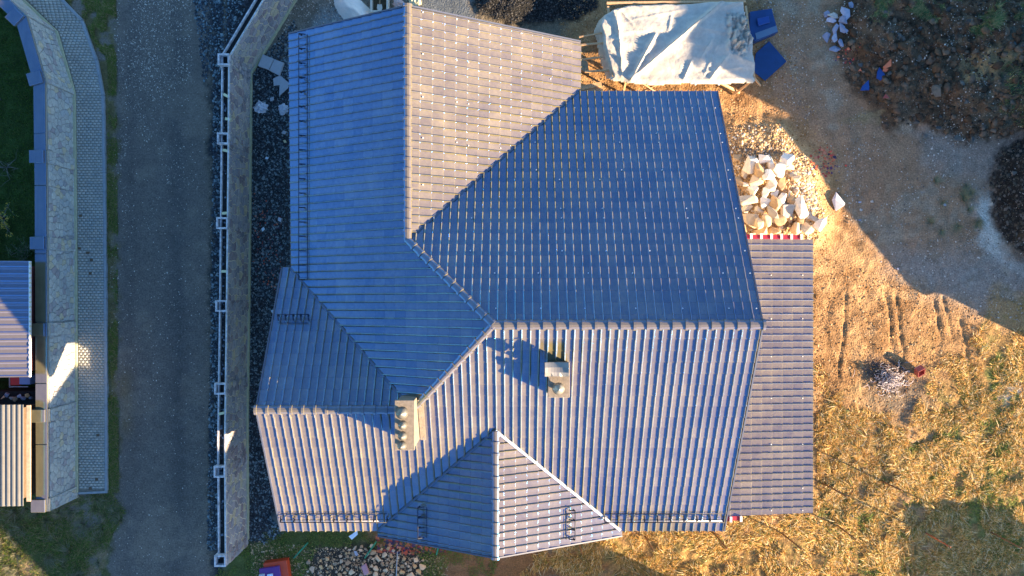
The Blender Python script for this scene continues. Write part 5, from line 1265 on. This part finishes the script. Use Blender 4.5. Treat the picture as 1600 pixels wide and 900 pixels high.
grass('mound_grass', [(1540, 110), (1640, 90), (1640, 220), (1590, 200), (1540, 180)], 4000, .05, .15, MATS['mound_grass_blade'], 10, label='green patch at the right foot of the dark mound', wd=.009)
grass('thin_weeds', [(1440, 270), (1540, 260), (1530, 350), (1500, 390), (1440, 380)], 1800, .05, .14, mat('olive_weed', (0, 0, 0), rough=.85, palette=[(.25, .22, .1), (.2, .19, .1), (.3, .26, .14)]), 12, label='sparse olive weeds on the grey ground', wd=.006, nclump=12, lean=1.2)
pebbles('road_gravel', [(180, -20), (335, -20), (335, 905), (165, 905)], 9000, .006, .034, M_PEBBLE, 1, dens=lambda U, V: .10 + .9 * sstep(.40, .62, fbm(U / 14, V / 60, 71, 3)) * sstep(330, 215, U) * sstep(700, 60, V), label='pale loose chippings on the gravel road')
pebbles('road_gravel', [(205, -20), (300, -20), (300, 120), (240, 160), (205, 120)], 3000, .008, .04, M_PEBBLE, 2, label='denser chippings at the far end of the road')
pebbles('crushed_stone', [(334, 60), (350, 90), (347, 860), (324, 860), (332, 300)], 6500, .015, .085, M_GRAVB, 3, fine=False, label='dark bluish crushed stone along the road side of the boundary wall')
pebbles('crushed_stone', [(300, -20), (400, -20), (345, 95), (318, 130)], 3000, .015, .08, M_GRAVB, 13, label='bluish crushed stone at the bend of the boundary wall')
pebbles('rubble_gravel', [(388, 120), (460, 30), (470, 60), (460, 430), (420, 640), (450, 830), (420, 850), (388, 845)], 26000, .015, .075, M_GRAVB, 4, label='dark rubble gravel between boundary wall and house')
pebbles('brick_chips', [(395, 300), (440, 330), (440, 460), (395, 440)], 260, .03, .07, M_CHIP, 5, flat=.35, label='small red brick chips in the dark gravel')
pebbles('brick_chips', [(588, 838), (640, 834), (690, 850), (700, 862), (640, 866), (590, 862)], 420, .03, .13, M_CHIP, 6, flat=.35, label='red and dark brick chips under the dormer gable')
pebbles('brick_chips', [(1262, 235), (1300, 225), (1312, 262), (1285, 280), (1262, 262)], 160, .02, .10, M_CHIP, 7, flat=.4, label='red and blue chips scattered beside the boulder heap')
pebbles('brick_chips', [(1312, 70), (1340, 70), (1330, 100), (1300, 95)], 40, .03, .09, M_CHIP, 27, flat=.4, label='red chips at the foot of the rubble pile')
pebbles('heap_gravel', [(1135, 200), (1215, 195), (1262, 250), (1285, 330), (1275, 375), (1165, 378), (1140, 300)], 5000, .015, .085, mat('mixed_heap_stone', (0, 0, 0), rough=.9, palette=[(.5, .34, .18), (.36, .22, .10), (.62, .48, .32), (.24, .15, .08), (.7, .6, .48), (.42, .26, .12)]), 8, fine=True, label='small cream and brown stones around the boulder heap')
pebbles('heap_gravel', [(1225, 260), (1262, 270), (1275, 330), (1255, 345), (1240, 320)], 900, .03, .10, M_BOULD, 18, label='coarser cream stones on the right flank of the boulder heap')
SOIL = [(870, -20), (1200, -20), (1300, 240), (1300, 400), (1560, 500), (1500, 700), (1240, 820), (1235, 380), (1150, 370), (1130, 150), (880, 150)]
pebbles('soil_clods', SOIL, 18000, .012, .055, M_CLOD, 9, label='crumbly orange soil clods', power=3.5)
pebbles('grey_chippings', [(1180, -20), (1700, -20), (1700, 520), (1560, 500), (1440, 450), (1385, 440), (1340, 380), (1310, 320), (1300, 250), (1235, 190), (1190, 150)], 16000, .008, .05, M_PEBBLE, 10, power=4, dens=lambda U, V: .15 + .85 * sstep(.45, .62, fbm(U / 45, V / 45, 72, 3)), label='pale chippings on the compacted grey ground')
pebbles('mound_clods', MOUND, 600, .09, .24, mat('big_dark_clod', (0, 0, 0), rough=.95, spec=.1, var=.35, vscale=10, bump=.03, bscale=12, palette=[(.10, .06, .036), (.14, .09, .055), (.07, .045, .03), (.12, .08, .055), (.16, .115, .08)]), 31, power=2.2, fine=True, label='larger dark earth lumps on the big mound', flat=.5)
pebbles('mound_clods', MOUND, 5000, .012, .08, M_DCLOD, 11, power=4, fine=True, label='dark earth clods on the big mound')
pebbles('mound_clods', MOUND2, 3500, .02, .11, M_DCLOD, 14, power=3, label='dark earth clods on the right-hand mound')
pebbles('coal_grit', BLACKP, 7000, .012, .06, mat('black_grit', (0, 0, 0), rough=.8, palette=[(.02, .02, .02), (.035, .033, .03), (.015, .014, .014), (.08, .075, .07)]), 15, label='black grit heaped north of the house')
pebbles('fine_gravel', [(392, 845), (700, 870), (700, 905), (392, 905)], 2500, .015, .05, M_COBB, 16, label='small stones between the cobbles')
pebbles('yard_chippings', [(430, -20), (640, -20), (640, 20), (460, 60), (430, 60)], 2500, .008, .05, M_PEBBLE, 17, label='chippings in the yard north of the house')

# ------------------------------------------------------------------ neighbours outside the frame whose shadows reach the place
def neighbour(name, x0, x1, y0, y1, h0, h1, label, ridge='x', eave=.3, cat='house', wins=True):
    t = thing(name, label, cat, ((x0 + x1) / 2, (y0 + y1) / 2, 0))
    ym = (y0 + y1) / 2; xm = (x0 + x1) / 2
    MB().box((xm, ym, h0 / 2 - .1), (x1 - x0 - 2 * eave, y1 - y0 - 2 * eave, h0 + .1)).build('wall', M_RENDER, t)
    if ridge == 'x': f = lambda x, y: h0 + (h1 - h0) * (1 - abs(y - ym) / ((y1 - y0) / 2))
    elif ridge == 'y': f = lambda x, y: h0 + (h1 - h0) * (1 - abs(x - xm) / ((x1 - x0) / 2))
    else: f = lambda x, y: h0 + (h1 - h0) * (y - y0) / (y1 - y0)
    if ridge == 'x': parts = [[(x0, y0), (x1, y0), (x1, ym), (x0, ym)], [(x0, ym), (x1, ym), (x1, y1), (x0, y1)]]
    elif ridge == 'y': parts = [[(x0, y0), (xm, y0), (xm, y1), (x0, y1)], [(xm, y0), (x1, y0), (x1, y1), (xm, y1)]]
    else: parts = [[(x0, y0), (x1, y0), (x1, y1), (x0, y1)]]
    for pp in parts: MB().prism(pp, lambda x, y: f(x, y) - .1, lambda x, y: f(x, y) + .05).build('roof', M_TILE, t)
    m = MB()
    if ridge == 'x':
        for x in (x0 + eave, x1 - eave): m.prism([(x - .1, y0 + eave), (x + .1, y0 + eave), (x + .1, ym), (x - .1, ym)], h0 - .02, lambda x, y: f(x, y) - .12); m.prism([(x - .1, ym), (x + .1, ym), (x + .1, y1 - eave), (x - .1, y1 - eave)], h0 - .02, lambda x, y: f(x, y) - .12)
    elif ridge == 'y':
        for y in (y0 + eave, y1 - eave): m.prism([(x0 + eave, y - .1), (x0 + eave, y + .1), (xm, y + .1), (xm, y - .1)], h0 - .02, lambda x, y: f(x, y) - .12); m.prism([(xm, y - .1), (xm, y + .1), (x1 - eave, y + .1), (x1 - eave, y - .1)], h0 - .02, lambda x, y: f(x, y) - .12)
    else: m.prism([(x0 + eave, y0 + eave), (x1 - eave, y0 + eave), (x1 - eave, y1 - eave), (x0 + eave, y1 - eave)], h0 - .02, lambda x, y: f(x, y) - .12)
    m.build('gable_wall', M_RENDER, t)
    if wins:
        for k in range(3):
            window((x0 + eave - .03, y0 + (k + .5) * (y1 - y0) / 3, 1.6), 1.2, 1.2, (-1, 0), t)
            window((x0 + (k + .5) * (x1 - x0) / 3, y1 - eave + .03, 1.6), 1.2, 1.2, (0, 1), t)
    return t
neighbour('neighbour_house', 28.5, 40, 0.3, 20, 7.95, 10.0, 'tall rendered neighbour house east of the meadow', 'y')
neighbour('neighbour_garage', 28.5, 38, -4.7, 0.1, 3.1, 5.4, 'low garage with a single-pitch roof against the tall east house', 'mono', cat='garage')
t = thing('neighbour_house', 'tall hip-roofed neighbour house south of the plot, beyond the cobble heap', 'house', (8, -22, 0))
MB().box((8.2, -22, 3.1), (9.6, 11.6, 6.4)).build('wall', M_RENDER, t)
m = MB(); E = [(3, -15.8), (13.4, -15.8), (13.4, -28.2), (3, -28.2)]; RN, RS = (8.2, -18.7, 11.3), (8.2, -25.3, 11.3); zE = 6.3
m.add([(*E[0], zE), (*E[1], zE), (*E[2], zE), (*E[3], zE), RN, RS], [(1, 0, 4), (3, 2, 5), (2, 1, 4, 5), (0, 3, 5, 4), (0, 1, 2, 3)]); m.build('roof', M_TILE, t)
for k in range(3): window((3.4 - .03, -17.5 - k * 4, 1.6), 1.2, 1.2, (-1, 0), t); window((4.8 + k * 3.4, -16.2 + .03, 1.6), 1.2, 1.2, (0, 1), t); window((4.8 + k * 3.4, -16.2 + .03, 4.3), 1.2, 1.2, (0, 1), t)
neighbour('neighbour_shed', 28.0, 33, -19.2, -14.9, 3.1, 3.3, 'flat-topped shed south-east of the dry meadow', 'mono', cat='shed', wins=False)
